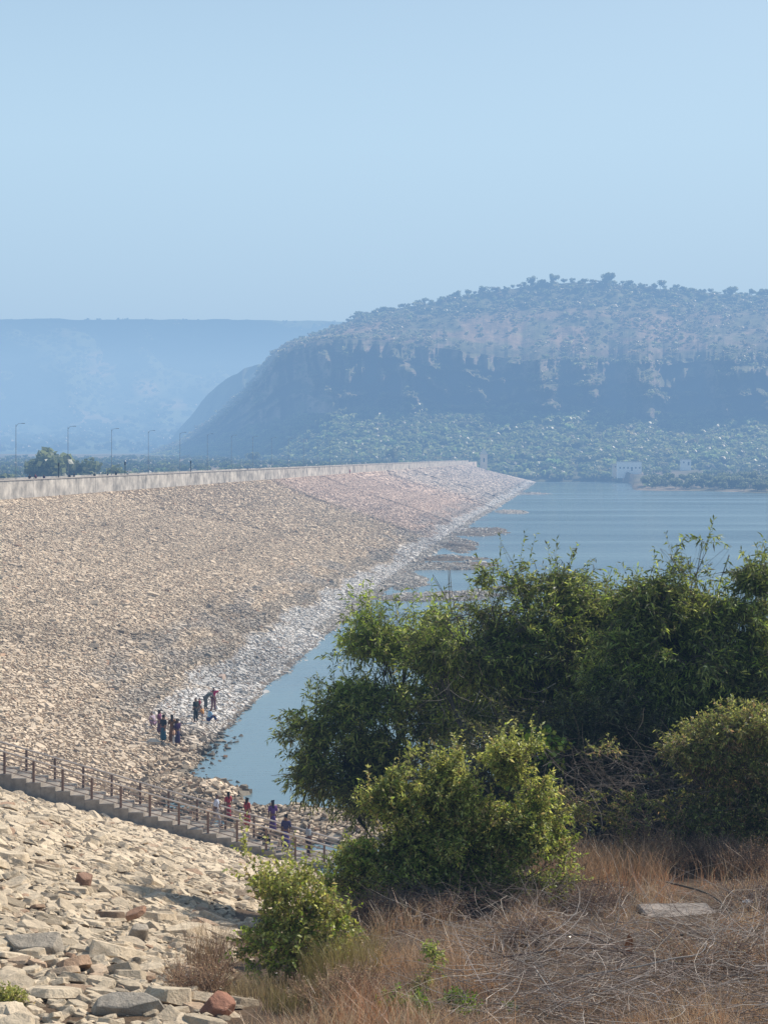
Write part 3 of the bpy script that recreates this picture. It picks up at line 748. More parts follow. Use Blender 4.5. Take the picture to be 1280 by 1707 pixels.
# ------------------------------------------------------------------ far trees
def tuft_proto(seed, n, flat=.8, q=.16):
    r = np.random.default_rng(seed)
    nl = 7; lc_ = r.normal(0, .26, (nl, 3))*np.array([1, 1, .55]); lr = r.uniform(.22, .38, nl)
    w = r.integers(0, nl, n); d = r.normal(size=(n, 3)); d /= np.linalg.norm(d, axis=1, keepdims=True)
    p = lc_[w]+d*(lr[w]*r.uniform(.6, 1.05, n))[:, None]
    p[:, 2] = p[:, 2]*flat+.55
    nrm = d+r.normal(0, .5, (n, 3)); R_ = rot_from(nrm, r.uniform(0, 6.28, n))
    quad = np.array([[-1, -.7, 0], [.8, -1, 0], [1, .8, .15], [-.7, 1, 0]])*q
    v = np.einsum('nij,vj->nvi', R_, quad)*r.uniform(.6, 1.3, (n, 1, 1))+p[:, None]
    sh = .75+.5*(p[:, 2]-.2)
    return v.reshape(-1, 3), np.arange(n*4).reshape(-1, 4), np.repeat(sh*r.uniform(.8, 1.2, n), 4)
tufts = [tuft_proto(i, 46) for i in range(8)]
def clearv(P):
    px = CX+P[:, 0]/P[:, 1]*F; k = np.ones(len(P), bool)
    for b, w, D in ((1050, 24, 960), (1028, 13, 975), (1142, 13, 1000), (962, 9, 1086), (806, 9, 990)):
        k &= ~((abs(px-b) < w) & (P[:, 1] < D+8) & (P[:, 1] > D-190))
    return k
def forest(P, size, base, name, label):
    k = clearv(P); P, size = P[k], size[k]
    n = len(P); pick = rng.integers(0, len(tufts), n)
    R_ = rot_from(np.tile([0, 0, 1.], (n, 1)), rng.uniform(0, 6.28, n))
    S = np.stack([size*rng.uniform(.9, 1.4, n), size*rng.uniform(.9, 1.4, n), size], -1)
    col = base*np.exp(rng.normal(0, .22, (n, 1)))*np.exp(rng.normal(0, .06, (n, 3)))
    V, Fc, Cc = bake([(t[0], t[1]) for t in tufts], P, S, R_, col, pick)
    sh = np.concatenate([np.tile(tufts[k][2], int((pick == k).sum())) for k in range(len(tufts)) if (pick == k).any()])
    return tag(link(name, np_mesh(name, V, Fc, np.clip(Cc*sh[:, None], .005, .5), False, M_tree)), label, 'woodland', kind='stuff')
def hill_pts(n, v0, v1, dens=None, p0=150, p1=1500):
    i = rng.uniform(0, len(vs)-1.01, n*6); j = rng.uniform(0, len(hp)-1.01, n*6)
    vv = vs[i.astype(int)]; k = (vv > v0) & (vv < v1) & (hp[j.astype(int)] > p0) & (hp[j.astype(int)] < p1)
    i, j, vv = i[k], j[k], vv[k]
    if dens is not None:
        k = rng.random(len(i)) < dens(hp[j.astype(int)], vv); i, j = i[k], j[k]
    i, j = i[:n], j[:n]; a = i.astype(int); b = j.astype(int); fi = (i-a)[:, None]; fj = (j-b)[:, None]
    return (HV[a, b]*(1-fi)+HV[a+1, b]*fi)*(1-fj)+(HV[a, b+1]*(1-fi)+HV[a+1, b+1]*fi)*fj
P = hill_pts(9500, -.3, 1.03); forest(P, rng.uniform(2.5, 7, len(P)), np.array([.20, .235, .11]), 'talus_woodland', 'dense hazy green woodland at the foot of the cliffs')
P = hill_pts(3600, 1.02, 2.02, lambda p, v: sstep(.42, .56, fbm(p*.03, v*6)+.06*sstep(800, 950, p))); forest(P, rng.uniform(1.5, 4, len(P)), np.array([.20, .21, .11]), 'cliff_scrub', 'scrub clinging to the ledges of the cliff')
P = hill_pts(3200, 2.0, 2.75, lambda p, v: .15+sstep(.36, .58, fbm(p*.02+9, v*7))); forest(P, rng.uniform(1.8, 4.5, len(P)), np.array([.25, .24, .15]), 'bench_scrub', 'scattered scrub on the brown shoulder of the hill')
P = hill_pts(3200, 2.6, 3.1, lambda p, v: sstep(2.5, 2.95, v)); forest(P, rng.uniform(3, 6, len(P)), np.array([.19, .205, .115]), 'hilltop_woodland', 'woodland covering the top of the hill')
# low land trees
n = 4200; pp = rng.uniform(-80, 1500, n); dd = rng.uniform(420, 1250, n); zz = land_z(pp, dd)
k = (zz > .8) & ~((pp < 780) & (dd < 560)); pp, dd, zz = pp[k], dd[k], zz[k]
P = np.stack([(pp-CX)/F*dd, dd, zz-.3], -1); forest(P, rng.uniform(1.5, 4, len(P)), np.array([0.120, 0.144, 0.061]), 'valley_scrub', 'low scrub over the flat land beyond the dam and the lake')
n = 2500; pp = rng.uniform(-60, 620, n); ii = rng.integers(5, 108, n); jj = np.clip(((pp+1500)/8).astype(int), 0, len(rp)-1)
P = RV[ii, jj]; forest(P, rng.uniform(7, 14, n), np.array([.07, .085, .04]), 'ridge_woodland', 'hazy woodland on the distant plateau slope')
# individual trees
tree_protos = []
for i in range(5):
    V, Fc, sh = tuft_proto(50+i, 420, .85, .075)
    cme = np_mesh('crown', V+np.array([0, 0, .22]), Fc, np.clip(np.array([.15, .17, .085])*sh[:, None]*1.2, 0, 1), False, M_tree)
    w = MB(); w.tube([(0, 0, -.08), (.02, .01, .25), (.01, .03, .6)], [.035, .026, .012], 6)
    for a in range(4):
        w.tube([(.01, .01, .3+.04*a), (.2*math.cos(a*1.7), .2*math.sin(a*1.7), .62+.03*a)], [.015, .005], 4)
    tme = bpy.data.meshes.new('trunk'); tme.from_pydata(w.v, [], w.f); tme.materials.append(M_bark)
    tree_protos.append((cme, tme))
def far_tree(x, y, z, h, label, group, i):
    e = empty('tree', label, 'tree', (x, y, z), rng.uniform(0, 6.28), group); e.scale = (h*rng.uniform(.95, 1.25), h, h)
    cme, tme = tree_protos[i % 5]; link('crown', cme, e); link('trunk', tme, e)
GS = 'trees along the hilltop skyline'
sk = lambda px: float(np.interp(px, ctl[:, 0], ctl[:, 4]))
spec = [(597, 11, 'small lone tree on the left shoulder of the hill skyline', 531), (1015, 15, 'tallest round tree on the highest point of the hilltop', None), (922, 12, 'broad tree on the skyline left of the summit tree', None), (885, 12, 'round tree on the skyline at the left end of the summit', None),
        (1100, 11, 'round tree on the skyline right of the summit tree', None), (1218, 12, 'dark round tree on the skyline near the right side', None), (1272, 12, 'tree on the skyline at the right edge of the picture', None), (762, 9, 'rounded tree where the skyline steps up left of the summit', None), (805, 9, 'tree at the start of the flat summit skyline', None)]
for i, (px, h, lab, py) in enumerate(spec):
    x, y, z = wp(px, (py or sk(px)), 1600); far_tree(x, y, z-1.5, h*.78, lab, GS, i)
for i in range(46):
    px = 560+i*16.5+rng.uniform(-6, 6); x, y, z = wp(px, sk(px), 1600+rng.uniform(-12, 12))
    far_tree(x, y, z-1.2, rng.uniform(3.5, 6.5), 'one of the hazy rounded trees lining the hilltop', GS, i)
GL = 'trees on the far shore'
for i in range(110):
    px = rng.uniform(1048, 1330); D = shore(px)+rng.uniform(5, 90); z = float(land_z(np.array([px]), np.array([D]))[0])
    if z < .3 or not clearv(np.array([[(px-CX)/F*D, D, z]]))[0]: continue
    far_tree((px-CX)/F*D, D, z-.1, rng.uniform(3, 5.6), 'dark bushy tree on the low far shore of the lake', GL, i)
GD = 'trees behind the dam'
for i, (px, h) in enumerate([(62, 8), (78, 10), (92, 10.5), (108, 10), (122, 9), (140, 7), (20, 6.5), (178, 6), (195, 7), (210, 6), (-20, 7), (420, 8), (655, 9)]):
    D = 430 if px < 300 else 1000; z = float(land_z(np.array([px]), np.array([D]))[0])
    lab = 'dark tree in the clump behind the parapet at the left' if 55 < px < 150 else 'low tree standing alone behind the dam crest'
    far_tree((px-CX)/F*D, D+rng.uniform(-15, 15), z, h, lab, GD, i)

# ------------------------------------------------------------------ far buildings
def building(px, D, w_, d_, h_, label, mat, flat=True, zoff=0):
    z = CAMZ-(zoff-HZ)/F*D; x = (px-CX)/F*D
    e = empty('building', label, 'building', (x, D, z))
    b = MB(); b.box(-w_/2, w_/2, -d_/2, d_/2, -5, h_); b.build('wall', mat, e)
    b = MB()
    if flat: b.box(-w_/2-.3, w_/2+.3, -d_/2-.3, d_/2+.3, h_+.003, h_+.35)
    else:
        b.v = [(-w_/2-.3, -d_/2-.3, h_+.01), (w_/2+.3, -d_/2-.3, h_+.01), (w_/2+.3, d_/2+.3, h_+.01), (-w_/2-.3, d_/2+.3, h_+.01), (0, 0, h_*1.9)]
        b.f = [(0, 1, 4), (1, 2, 4), (2, 3, 4), (3, 0, 4), (3, 2, 1, 0)]
    b.build('roof', M_roof if flat else mat, e)
    nwin = max(1, int(w_/2.5))
    for i in range(nwin):
        cx = -w_/2+(i+.5)*w_/nwin
        b = MB()
        if i == nwin//2: b.box(cx-.5, cx+.5, -d_/2-.06, -d_/2+.1, -.3, 2.1); b.build('door', M_dark, e)
        else: b.box(cx-.45, cx+.45, -d_/2-.05, -d_/2+.1, 1.1, 2.2); b.build('window', M_win, e)
building(1048, 960, 15, 6, 5.4, 'long white building among trees on the far shore', M_white, True, 784)
building(1028, 975, 6, 5, 3, 'smaller pale building just left of the long white one', M_cream, True, 782)
building(1142, 1000, 6.5, 4, 3.6, 'small bright white hut on the far shore under the hill', M_white, True, 775)
building(962, 1086, 4.5, 4, 3.4, 'tiny white hut at the top of the far bank', M_white, True, 757)
building(806, 990, 4.5, 4.5, 4.6, 'pale shrine with a pointed roof at the far end of the dam', M_cream, False, 769)

w = MB(); pts = [(792, 757), (830, 752), (880, 749), (930, 749), (980, 752), (1030, 758), (1090, 764), (1160, 769), (1290, 771)]
for (p0, q0), (p1, q1) in zip(pts[:-1], pts[1:]):
    def hp_(p, q):
        v = max(0.02, (769-q)/79.)**(1/1.15); return np.array(wp(p, q, 1050+180*v-14))
    a, b_ = hp_(p0, q0), hp_(p1, q1); t = np.array([0, 0, 1.6]); bk = np.array([0, 14, .6]); dn_ = np.array([0, 0, -4.])
    w.hexa([a+dn_, b_+dn_, b_+bk+dn_, a+bk+dn_, a+t*.4, b_+t*.4, b_+bk+t, a+bk+t])
o = w.build('far_road', plain('pale_road_bank', (.30, .27, .22), .9, .2, .3)); o['kind'] = 'structure'
# ------------------------------------------------------------------ leaves, shrubs
def leaves(P, Dr, m, tl, ll, lw, cols, droop, spread=.9):
    """P tips n,3, Dr direction n,3; returns quad verts, colours, stem polylines"""
    n = len(P); t = (np.arange(m)+.5)/m
    tlr = tl*rng.uniform(.6, 1.3, n)
    g = np.array([0, 0, -1.])
    pts = P[:, None]+Dr[:, None]*(t[None, :, None]*tlr[:, None, None])+g*(droop*(t**2))[None, :, None]*tlr[:, None, None]
    tang = Dr[:, None]+2*droop*g*t[None, :, None]; tang /= np.linalg.norm(tang, axis=-1, keepdims=True)
    rnd = rng.normal(size=(n, m, 3)); ld = tang*.8+rnd/np.linalg.norm(rnd, axis=-1, keepdims=True)*spread+g*.25
    ld /= np.linalg.norm(ld, axis=-1, keepdims=True)
    rn2 = rng.normal(size=(n, m, 3)); sd = np.cross(ld, rn2); sd /= np.linalg.norm(sd, axis=-1, keepdims=True)
    L = ll*rng.uniform(.4, 1.4, (n, m, 1)); W = lw*rng.uniform(.7, 1.2, (n, m, 1))
    a = pts; mid = a+ld*L*.45; tip = a+ld*L+g*L*.12
    V = np.stack([a, mid+sd*W*.5, tip, mid-sd*W*.5], 2)
    cols = np.array(cols); ci = rng.integers(0, len(cols), (n, m)) if True else 0
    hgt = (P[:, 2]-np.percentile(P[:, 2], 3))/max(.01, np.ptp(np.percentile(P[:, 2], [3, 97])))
    tw = np.clip((1-np.clip(hgt+rng.normal(0, .28, n), 0, .999))*len(cols), 0, len(cols)-1).astype(int)[:, None]; ci = np.where(rng.random((n, m)) < .6, tw, ci)  # colour picked by twig height, meant to paint crown shade into the leaves
    c = np.clip(cols[ci]*np.exp(rng.normal(.22, .38, (n, m, 1))), 0, .7)  # wide brightness spread per leaf imitates bright glints by colour
    c = np.repeat(c[:, :, None, :], 4, 2)
    stem = [P, P+Dr*(.5*tlr)[:, None]+g*(droop*.25*tlr)[:, None], P+Dr*tlr[:, None]+g*(droop*tlr)[:, None]]
    return V.reshape(-1, 3), c.reshape(-1, 3), stem
def tubes_np(A, B, r0, r1):
    """many triangular tubes"""
    d = B-A; d = d/(np.linalg.norm(d, axis=1, keepdims=True)+1e-9)
    u = np.cross(d, np.array([.2, .4, 1.])); u /= np.linalg.norm(u, axis=1, keepdims=True)+1e-9; w = np.cross(d, u)
    vs_ = []
    for e, r in ((A, r0), (B, r1)):
        r = np.broadcast_to(r, (len(A),))[:, None]
        for k in range(3):
            a = 2.0944*k; vs_.append(e+(u*math.cos(a)+w*math.sin(a))*r)
    V = np.stack(vs_, 1); n = len(A); o = (np.arange(n)*6)[:, None, None]
    q = np.array([[0, 1, 4, 3], [1, 2, 5, 4], [2, 0, 3, 5]])[None]
    return V.reshape(-1, 3), (q+o).reshape(-1, 4)
def shrub(name, label, cat_, D, lobes, ntw, m, tl, ll, lw, cols, base, droop=.35, updir=.4, group=None, nbase=5, barkc=(.10, .08, .06), dfac=.9, gap=.43, trad=.004, limb=.05, crown='foliage', shell=.45, shoots=0):
    bx = (base[0]-CX)/F*D; by = D; bz = gz(bx, by) if len(base) < 2 or base[1] is None else CAMZ-(base[1]-HZ)/F*D
    e = empty(name, label, cat_, (bx, by, bz), 0, group)
    L = []
    for lb in lobes:
        px, py, rx, ry = lb[:4]; dz = lb[4] if len(lb) > 4 else 0; dens = lb[5] if len(lb) > 5 else 1
        Dl = D+dz; x, y, z = wp(px, py, Dl); s = Dl/F
        c0 = np.array([x, y, z]); r0_ = np.array([rx*s, max(rx, ry)*s*dfac, ry*s])
        L.append((c0, r0_*.74, rx*ry*dens*.42, None))
        if rx > 24 and ry > 20:
            for q in range(13):
                d_ = rng.normal(size=3); d_ /= np.linalg.norm(d_); f_ = rng.uniform(.20, .46)
                L.append((c0+d_*r0_*rng.uniform(.6, 1.18), r0_*f_*np.array([1, 1, rng.uniform(.8, 1.5)]), rx*ry*dens*.075, c0))
    wt = np.array([l[2] for l in L]); wt = wt/wt.sum()
    AA = []; BB = []; R0 = []; R1 = []
    B0 = np.array([bx, by, bz])
    allP = []; allD = []
    for (c, r, _, par), w in zip(L, wt):
        n = int(ntw*w*1.9); d = rng.normal(size=(n, 3)); d /= np.linalg.norm(d, axis=1, keepdims=True)
        rad = rng.uniform(shell, 1.0, n)**.7
        rad = rad*(.66+.66*fbm(d[:, 0]*3.5+c[0]*3, d[:, 2]*3.5+d[:, 1]*3))
        ol = rng.random(n) < .16; rad = np.where(ol, rad*rng.uniform(1.05, 1.45, n), rad)
        p = c+d*r*rad[:, None]
        fs = 1.6*max(1, 26/D)**1.5; q = fbm(p[:, 0]*fs+p[:, 1]*.9, p[:, 2]*fs+7, 3); k = q > gap
        p, d = p[k], d[k]
        dr = d*.8+np.array([0, 0, updir])+rng.normal(0, .35, (len(p), 3)); dr /= np.linalg.norm(dr, axis=1, keepdims=True)
        allP.append(p); allD.append(dr)
        lim0 = limb; limb = lim0*float(np.clip((r[0]*F/D)/70, .14, 1))*(1 if par is None else .35); ns0 = 14 if limb > lim0*.6 else 5
        # limbs
        st_ = B0+np.append(rng.normal(0, .12, 2)*(1+limb*10), 0); st_ = st_ if par is None else par
        pts = [st_]; mids = 5
        bend = rng.normal(0, .07, 3)*np.linalg.norm(c-B0)
        for i in range(1, mids+1):
            t = i/mids; pts.append(st_+(c-st_)*t+bend*math.sin(t*math.pi)+rng.normal(0, .02, 3))
        for i in range(mids):
            AA.append(pts[i][None]); BB.append(pts[i+1][None]); R0.append([limb*(1-.13*i)]); R1.append([limb*(1-.13*(i+1))])
        ns = ns0; sp = p[rng.integers(0, max(1, len(p)), ns)] if len(p) else c[None].repeat(ns, 0)
        md = c+(sp-c)*.5+rng.normal(0, .06, (ns, 3))*r
        src = np.array(pts)[rng.integers(3, mids+1, ns)]
        AA += [src, md]; BB += [md, sp]; R0 += [np.full(ns, limb*.35), np.full(ns, limb*.22)]; R1 += [np.full(ns, limb*.22), np.full(ns, trad)]
        # connect a part of the twigs to the sub points
        if len(p) > 0:
            near = md[rng.integers(0, ns, len(p))]
            dist = ((p[:, None]-sp[None])**2).sum(-1); nid = dist.argmin(1)
            tgt = (sp*.75+md*.25)[nid]; k = rng.random(len(p)) < .45
            AA.append(tgt[k]); BB.append(p[k]); R0.append(np.full(k.sum(), trad*1.5)); R1.append(np.full(k.sum(), trad))
        limb = lim0
    P = np.concatenate(allP); Dd = np.concatenate(allD)
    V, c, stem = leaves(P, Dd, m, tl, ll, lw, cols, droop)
    if shoots:
        zt = P[:, 2]+rng.normal(0, .3, len(P))*np.ptp(P[:, 2])*.3; si = np.argsort(-zt-.5*Dd[:, 2])[:len(P)//3]; si = rng.choice(si, shoots)
        sd_ = Dd[si]*.55+np.array([0, 0, .9])+rng.normal(0, .25, (shoots, 3)); sd_ /= np.linalg.norm(sd_, axis=1, keepdims=True)
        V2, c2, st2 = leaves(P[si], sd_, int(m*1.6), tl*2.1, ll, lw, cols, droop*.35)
        V = np.concatenate([V, V2]); c = np.concatenate([c, c2]); stem = [np.concatenate([a, b_]) for a, b_ in zip(stem, st2)]; P = np.concatenate([P, P[si]])
    V = V-B0
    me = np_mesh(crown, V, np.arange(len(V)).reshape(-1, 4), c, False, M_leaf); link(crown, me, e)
    AA += [stem[0], stem[1]]; BB += [stem[1], stem[2]]; R0 += [np.full(len(P), trad), np.full(len(P), trad*.7)]; R1 += [np.full(len(P), trad*.7), np.full(len(P), trad*.4)]
    Vt, Ft = tubes_np(np.concatenate(AA)-B0, np.concatenate(BB)-B0, np.concatenate([np.asarray(a) for a in R0]), np.concatenate([np.asarray(a) for a in R1]))
    bc = np.array(barkc)*np.repeat(np.exp(rng.normal(0, .25, (len(Ft)//3, 1))), 6, 0)
    link('branches', np_mesh('branches', Vt, Ft, bc, True, M_drytwig), e)
    return e
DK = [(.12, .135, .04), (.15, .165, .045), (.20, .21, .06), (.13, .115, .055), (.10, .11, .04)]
GR = [(.20, .25, .055), (.26, .31, .06), (.38, .42, .12), (.15, .18, .05), (.32, .33, .10)]  # palest entries paint sunlit highlights into some of the leaves
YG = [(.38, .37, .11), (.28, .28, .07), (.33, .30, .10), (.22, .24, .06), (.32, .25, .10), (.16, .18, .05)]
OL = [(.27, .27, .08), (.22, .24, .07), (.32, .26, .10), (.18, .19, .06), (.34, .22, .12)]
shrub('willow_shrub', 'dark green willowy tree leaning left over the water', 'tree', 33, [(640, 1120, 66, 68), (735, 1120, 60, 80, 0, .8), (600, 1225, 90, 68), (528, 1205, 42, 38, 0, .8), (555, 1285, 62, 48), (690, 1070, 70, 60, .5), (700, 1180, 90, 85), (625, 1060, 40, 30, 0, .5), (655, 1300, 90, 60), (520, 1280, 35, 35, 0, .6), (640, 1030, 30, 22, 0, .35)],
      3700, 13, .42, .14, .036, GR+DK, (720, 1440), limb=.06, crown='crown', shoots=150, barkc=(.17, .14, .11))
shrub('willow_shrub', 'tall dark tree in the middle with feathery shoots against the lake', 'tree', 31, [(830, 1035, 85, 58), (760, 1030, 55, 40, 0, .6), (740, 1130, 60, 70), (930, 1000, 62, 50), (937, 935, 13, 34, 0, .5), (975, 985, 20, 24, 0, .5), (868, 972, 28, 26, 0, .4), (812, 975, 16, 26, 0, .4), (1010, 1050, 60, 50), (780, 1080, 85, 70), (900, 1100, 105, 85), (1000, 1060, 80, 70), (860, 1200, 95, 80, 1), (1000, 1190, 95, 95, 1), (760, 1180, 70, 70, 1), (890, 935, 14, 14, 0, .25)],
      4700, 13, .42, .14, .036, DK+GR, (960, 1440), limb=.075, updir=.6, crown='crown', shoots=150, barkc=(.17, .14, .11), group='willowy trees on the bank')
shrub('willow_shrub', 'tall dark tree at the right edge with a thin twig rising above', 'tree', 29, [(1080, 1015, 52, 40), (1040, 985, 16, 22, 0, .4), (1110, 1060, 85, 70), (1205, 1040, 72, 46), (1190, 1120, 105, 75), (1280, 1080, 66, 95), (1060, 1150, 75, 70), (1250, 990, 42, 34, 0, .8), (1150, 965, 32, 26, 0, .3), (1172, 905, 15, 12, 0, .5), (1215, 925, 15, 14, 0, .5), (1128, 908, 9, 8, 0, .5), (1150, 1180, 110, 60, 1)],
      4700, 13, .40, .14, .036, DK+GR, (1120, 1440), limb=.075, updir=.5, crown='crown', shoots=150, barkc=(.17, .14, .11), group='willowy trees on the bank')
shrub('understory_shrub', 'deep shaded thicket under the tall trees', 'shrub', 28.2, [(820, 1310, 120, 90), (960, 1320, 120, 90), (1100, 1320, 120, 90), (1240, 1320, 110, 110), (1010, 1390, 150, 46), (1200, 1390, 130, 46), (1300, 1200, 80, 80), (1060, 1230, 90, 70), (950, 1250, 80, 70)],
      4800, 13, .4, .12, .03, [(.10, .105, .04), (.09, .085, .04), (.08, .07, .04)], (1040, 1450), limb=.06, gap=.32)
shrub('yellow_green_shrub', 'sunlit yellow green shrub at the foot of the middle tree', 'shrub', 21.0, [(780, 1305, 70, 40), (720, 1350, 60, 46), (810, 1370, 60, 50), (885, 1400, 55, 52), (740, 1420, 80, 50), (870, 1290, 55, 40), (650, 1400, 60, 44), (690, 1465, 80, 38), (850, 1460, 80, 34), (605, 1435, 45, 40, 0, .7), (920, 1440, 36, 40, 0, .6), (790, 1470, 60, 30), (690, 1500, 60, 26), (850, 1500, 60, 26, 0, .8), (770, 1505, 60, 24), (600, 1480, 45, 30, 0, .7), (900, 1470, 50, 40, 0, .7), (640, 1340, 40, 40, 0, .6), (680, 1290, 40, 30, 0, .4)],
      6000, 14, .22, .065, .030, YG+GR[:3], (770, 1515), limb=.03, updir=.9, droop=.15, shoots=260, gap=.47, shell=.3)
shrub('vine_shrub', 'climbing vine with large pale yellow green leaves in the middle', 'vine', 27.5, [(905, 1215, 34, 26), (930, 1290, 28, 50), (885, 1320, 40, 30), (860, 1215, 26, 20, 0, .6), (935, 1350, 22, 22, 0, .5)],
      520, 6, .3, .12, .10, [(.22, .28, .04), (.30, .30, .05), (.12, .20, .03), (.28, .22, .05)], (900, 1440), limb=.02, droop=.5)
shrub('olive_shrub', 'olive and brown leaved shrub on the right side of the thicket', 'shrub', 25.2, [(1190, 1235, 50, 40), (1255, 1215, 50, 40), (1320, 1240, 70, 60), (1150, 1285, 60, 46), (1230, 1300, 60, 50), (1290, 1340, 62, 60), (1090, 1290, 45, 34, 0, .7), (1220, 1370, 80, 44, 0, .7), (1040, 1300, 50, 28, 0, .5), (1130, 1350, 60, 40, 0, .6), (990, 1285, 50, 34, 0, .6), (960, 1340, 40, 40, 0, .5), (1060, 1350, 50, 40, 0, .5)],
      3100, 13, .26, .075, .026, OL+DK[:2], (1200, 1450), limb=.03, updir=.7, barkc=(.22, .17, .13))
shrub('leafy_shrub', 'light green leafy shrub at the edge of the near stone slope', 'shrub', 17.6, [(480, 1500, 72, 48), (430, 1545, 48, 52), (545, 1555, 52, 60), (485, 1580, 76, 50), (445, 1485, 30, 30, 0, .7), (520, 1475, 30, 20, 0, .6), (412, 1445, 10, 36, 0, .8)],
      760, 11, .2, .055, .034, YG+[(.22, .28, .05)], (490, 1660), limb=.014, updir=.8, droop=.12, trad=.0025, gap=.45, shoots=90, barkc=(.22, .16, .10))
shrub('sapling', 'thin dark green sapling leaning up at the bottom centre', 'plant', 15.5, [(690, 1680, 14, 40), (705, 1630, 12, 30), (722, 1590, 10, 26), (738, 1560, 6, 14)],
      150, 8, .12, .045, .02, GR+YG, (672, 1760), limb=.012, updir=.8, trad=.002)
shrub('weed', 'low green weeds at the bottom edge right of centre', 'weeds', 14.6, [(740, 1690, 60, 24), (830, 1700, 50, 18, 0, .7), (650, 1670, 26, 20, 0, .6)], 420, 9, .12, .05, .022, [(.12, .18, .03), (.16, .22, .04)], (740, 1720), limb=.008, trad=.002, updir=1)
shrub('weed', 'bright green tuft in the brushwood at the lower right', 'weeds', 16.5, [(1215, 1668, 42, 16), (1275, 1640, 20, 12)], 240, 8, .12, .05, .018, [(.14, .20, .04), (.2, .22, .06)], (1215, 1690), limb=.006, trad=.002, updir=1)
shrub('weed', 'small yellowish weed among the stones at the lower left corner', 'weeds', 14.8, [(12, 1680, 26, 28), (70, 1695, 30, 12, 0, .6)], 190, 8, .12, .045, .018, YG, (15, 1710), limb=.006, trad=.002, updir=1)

# ------------------------------------------------------------------ dry grass and brushwood
def blades(x, y, hgt, wid, cols, name, label, lean=.5, z=None, seg=3):
    n = len(x); z0 = H(x, y) if z is None else z
    a = rng.uniform(0, 2*math.pi, n); ln = hgt*lean*rng.uniform(.2, 1.6, n); dx = np.cos(a)*ln; dy = np.sin(a)*ln
    b = rng.uniform(0, 2*math.pi, n); sx = np.cos(b); sy = np.sin(b)
    V = []
    for i in range(seg+1):
        t = i/seg; cx = x+dx*t*t; cy = y+dy*t*t; cz = z0-.02+hgt*(t-.25*t*t*lean)
        w = wid*(1-t*.85)
        V.append(np.stack([cx-sx*w, cy-sy*w, cz], -1)); V.append(np.stack([cx+sx*w, cy+sy*w, cz], -1))
    V = np.stack(V, 1); k = 2*(seg+1); o = (np.arange(n)*k)[:, None, None]
    q = np.array([[2*i, 2*i+1, 2*i+3, 2*i+2] for i in range(seg)])[None]
    cols = np.array(cols); pn = np.clip((fbm(x*.7+11, y*.5)-.3)/.4+rng.normal(0, .22, n), 0, .999); c = cols[(pn*len(cols)).astype(int)]*np.exp(rng.normal(0, .25, (n, 1)))
    return tag(link(name, np_mesh(name, V.reshape(-1, 3), (q+o).reshape(-1, 4), np.repeat(c, k, 0), False, M_grass)), label, 'grass', kind='stuff')
n = 110000
D_ = np.sqrt(rng.uniform(12.5**2, 30**2, n)); u_ = rng.uniform(-.10, .30, n)
uu = u_+(fbm(u_*D_*.8, D_*.8)-.5)*.06; k = (rng.random(n) < sstep(-.10, -.03, uu)) & (rng.random(n) < (.12+.88*sstep(.38, .56, fbm(u_*D_*1.5, D_*1.1))))
D_, u_ = D_[k], u_[k]
blades(u_*D_, D_, rng.uniform(.06, .30, len(D_))*(.4+1.5*sstep(.4, .7, fbm(u_*D_*1.1+30, D_*.9))), .0035, [(.54, .34, .20), (.68, .48, .29), (.40, .24, .14), (.66, .51, .32), (.54, .29, .16)], 'dry_grass', 'russet dry grass covering the bank in the foreground')
n = 3600; D_ = rng.uniform(22.6, 24.8, n); u_ = rng.uniform(.10, .29, n); k = rng.random(n) < sstep(.3, .6, fbm(u_*30, D_*.7)); D_, u_ = D_[k], u_[k]
blades(u_*D_, D_, rng.uniform(.3, .75, len(D_)), .004, [(.52, .34, .19), (.42, .27, .16)], 'tall_dry_grass', 'taller orange brown dry grass under the thicket at the right', .5)
def tussock(px, D, r, n, h, cols, label):
    x0 = (px-CX)/F*D; a = rng.uniform(0, 6.28, n); q = r*np.sqrt(rng.random(n)); x = x0+q*np.cos(a); y = D+q*np.sin(a)
    o = blades(x, y, rng.uniform(.5, 1.1, n)*h, .0035, cols, 'grass_tussock', label, .35)
    del o['kind']; o['category'] = 'grass tussock'
tussock(350, 18.5, .28, 420, .75, [(.26, .15, .09), (.34, .24, .14), (.20, .12, .08)], 'upright reddish dry tussock left of the light green shrub')
tussock(570, 16.6, .45, 900, .55, [(.38, .30, .12), (.34, .26, .10), (.28, .22, .09)], 'yellow dry grass tussock right of the light green shrub')
tussock(410, 16.3, .4, 500, .35, [(.30, .20, .12), (.36, .28, .16)], 'low straw coloured tussock below the light green shrub')
tussock(520, 15.2, .5, 800, .35, [(.30, .24, .10), (.22, .18, .07)], 'ochre grass clump at the bottom edge under the shrub')
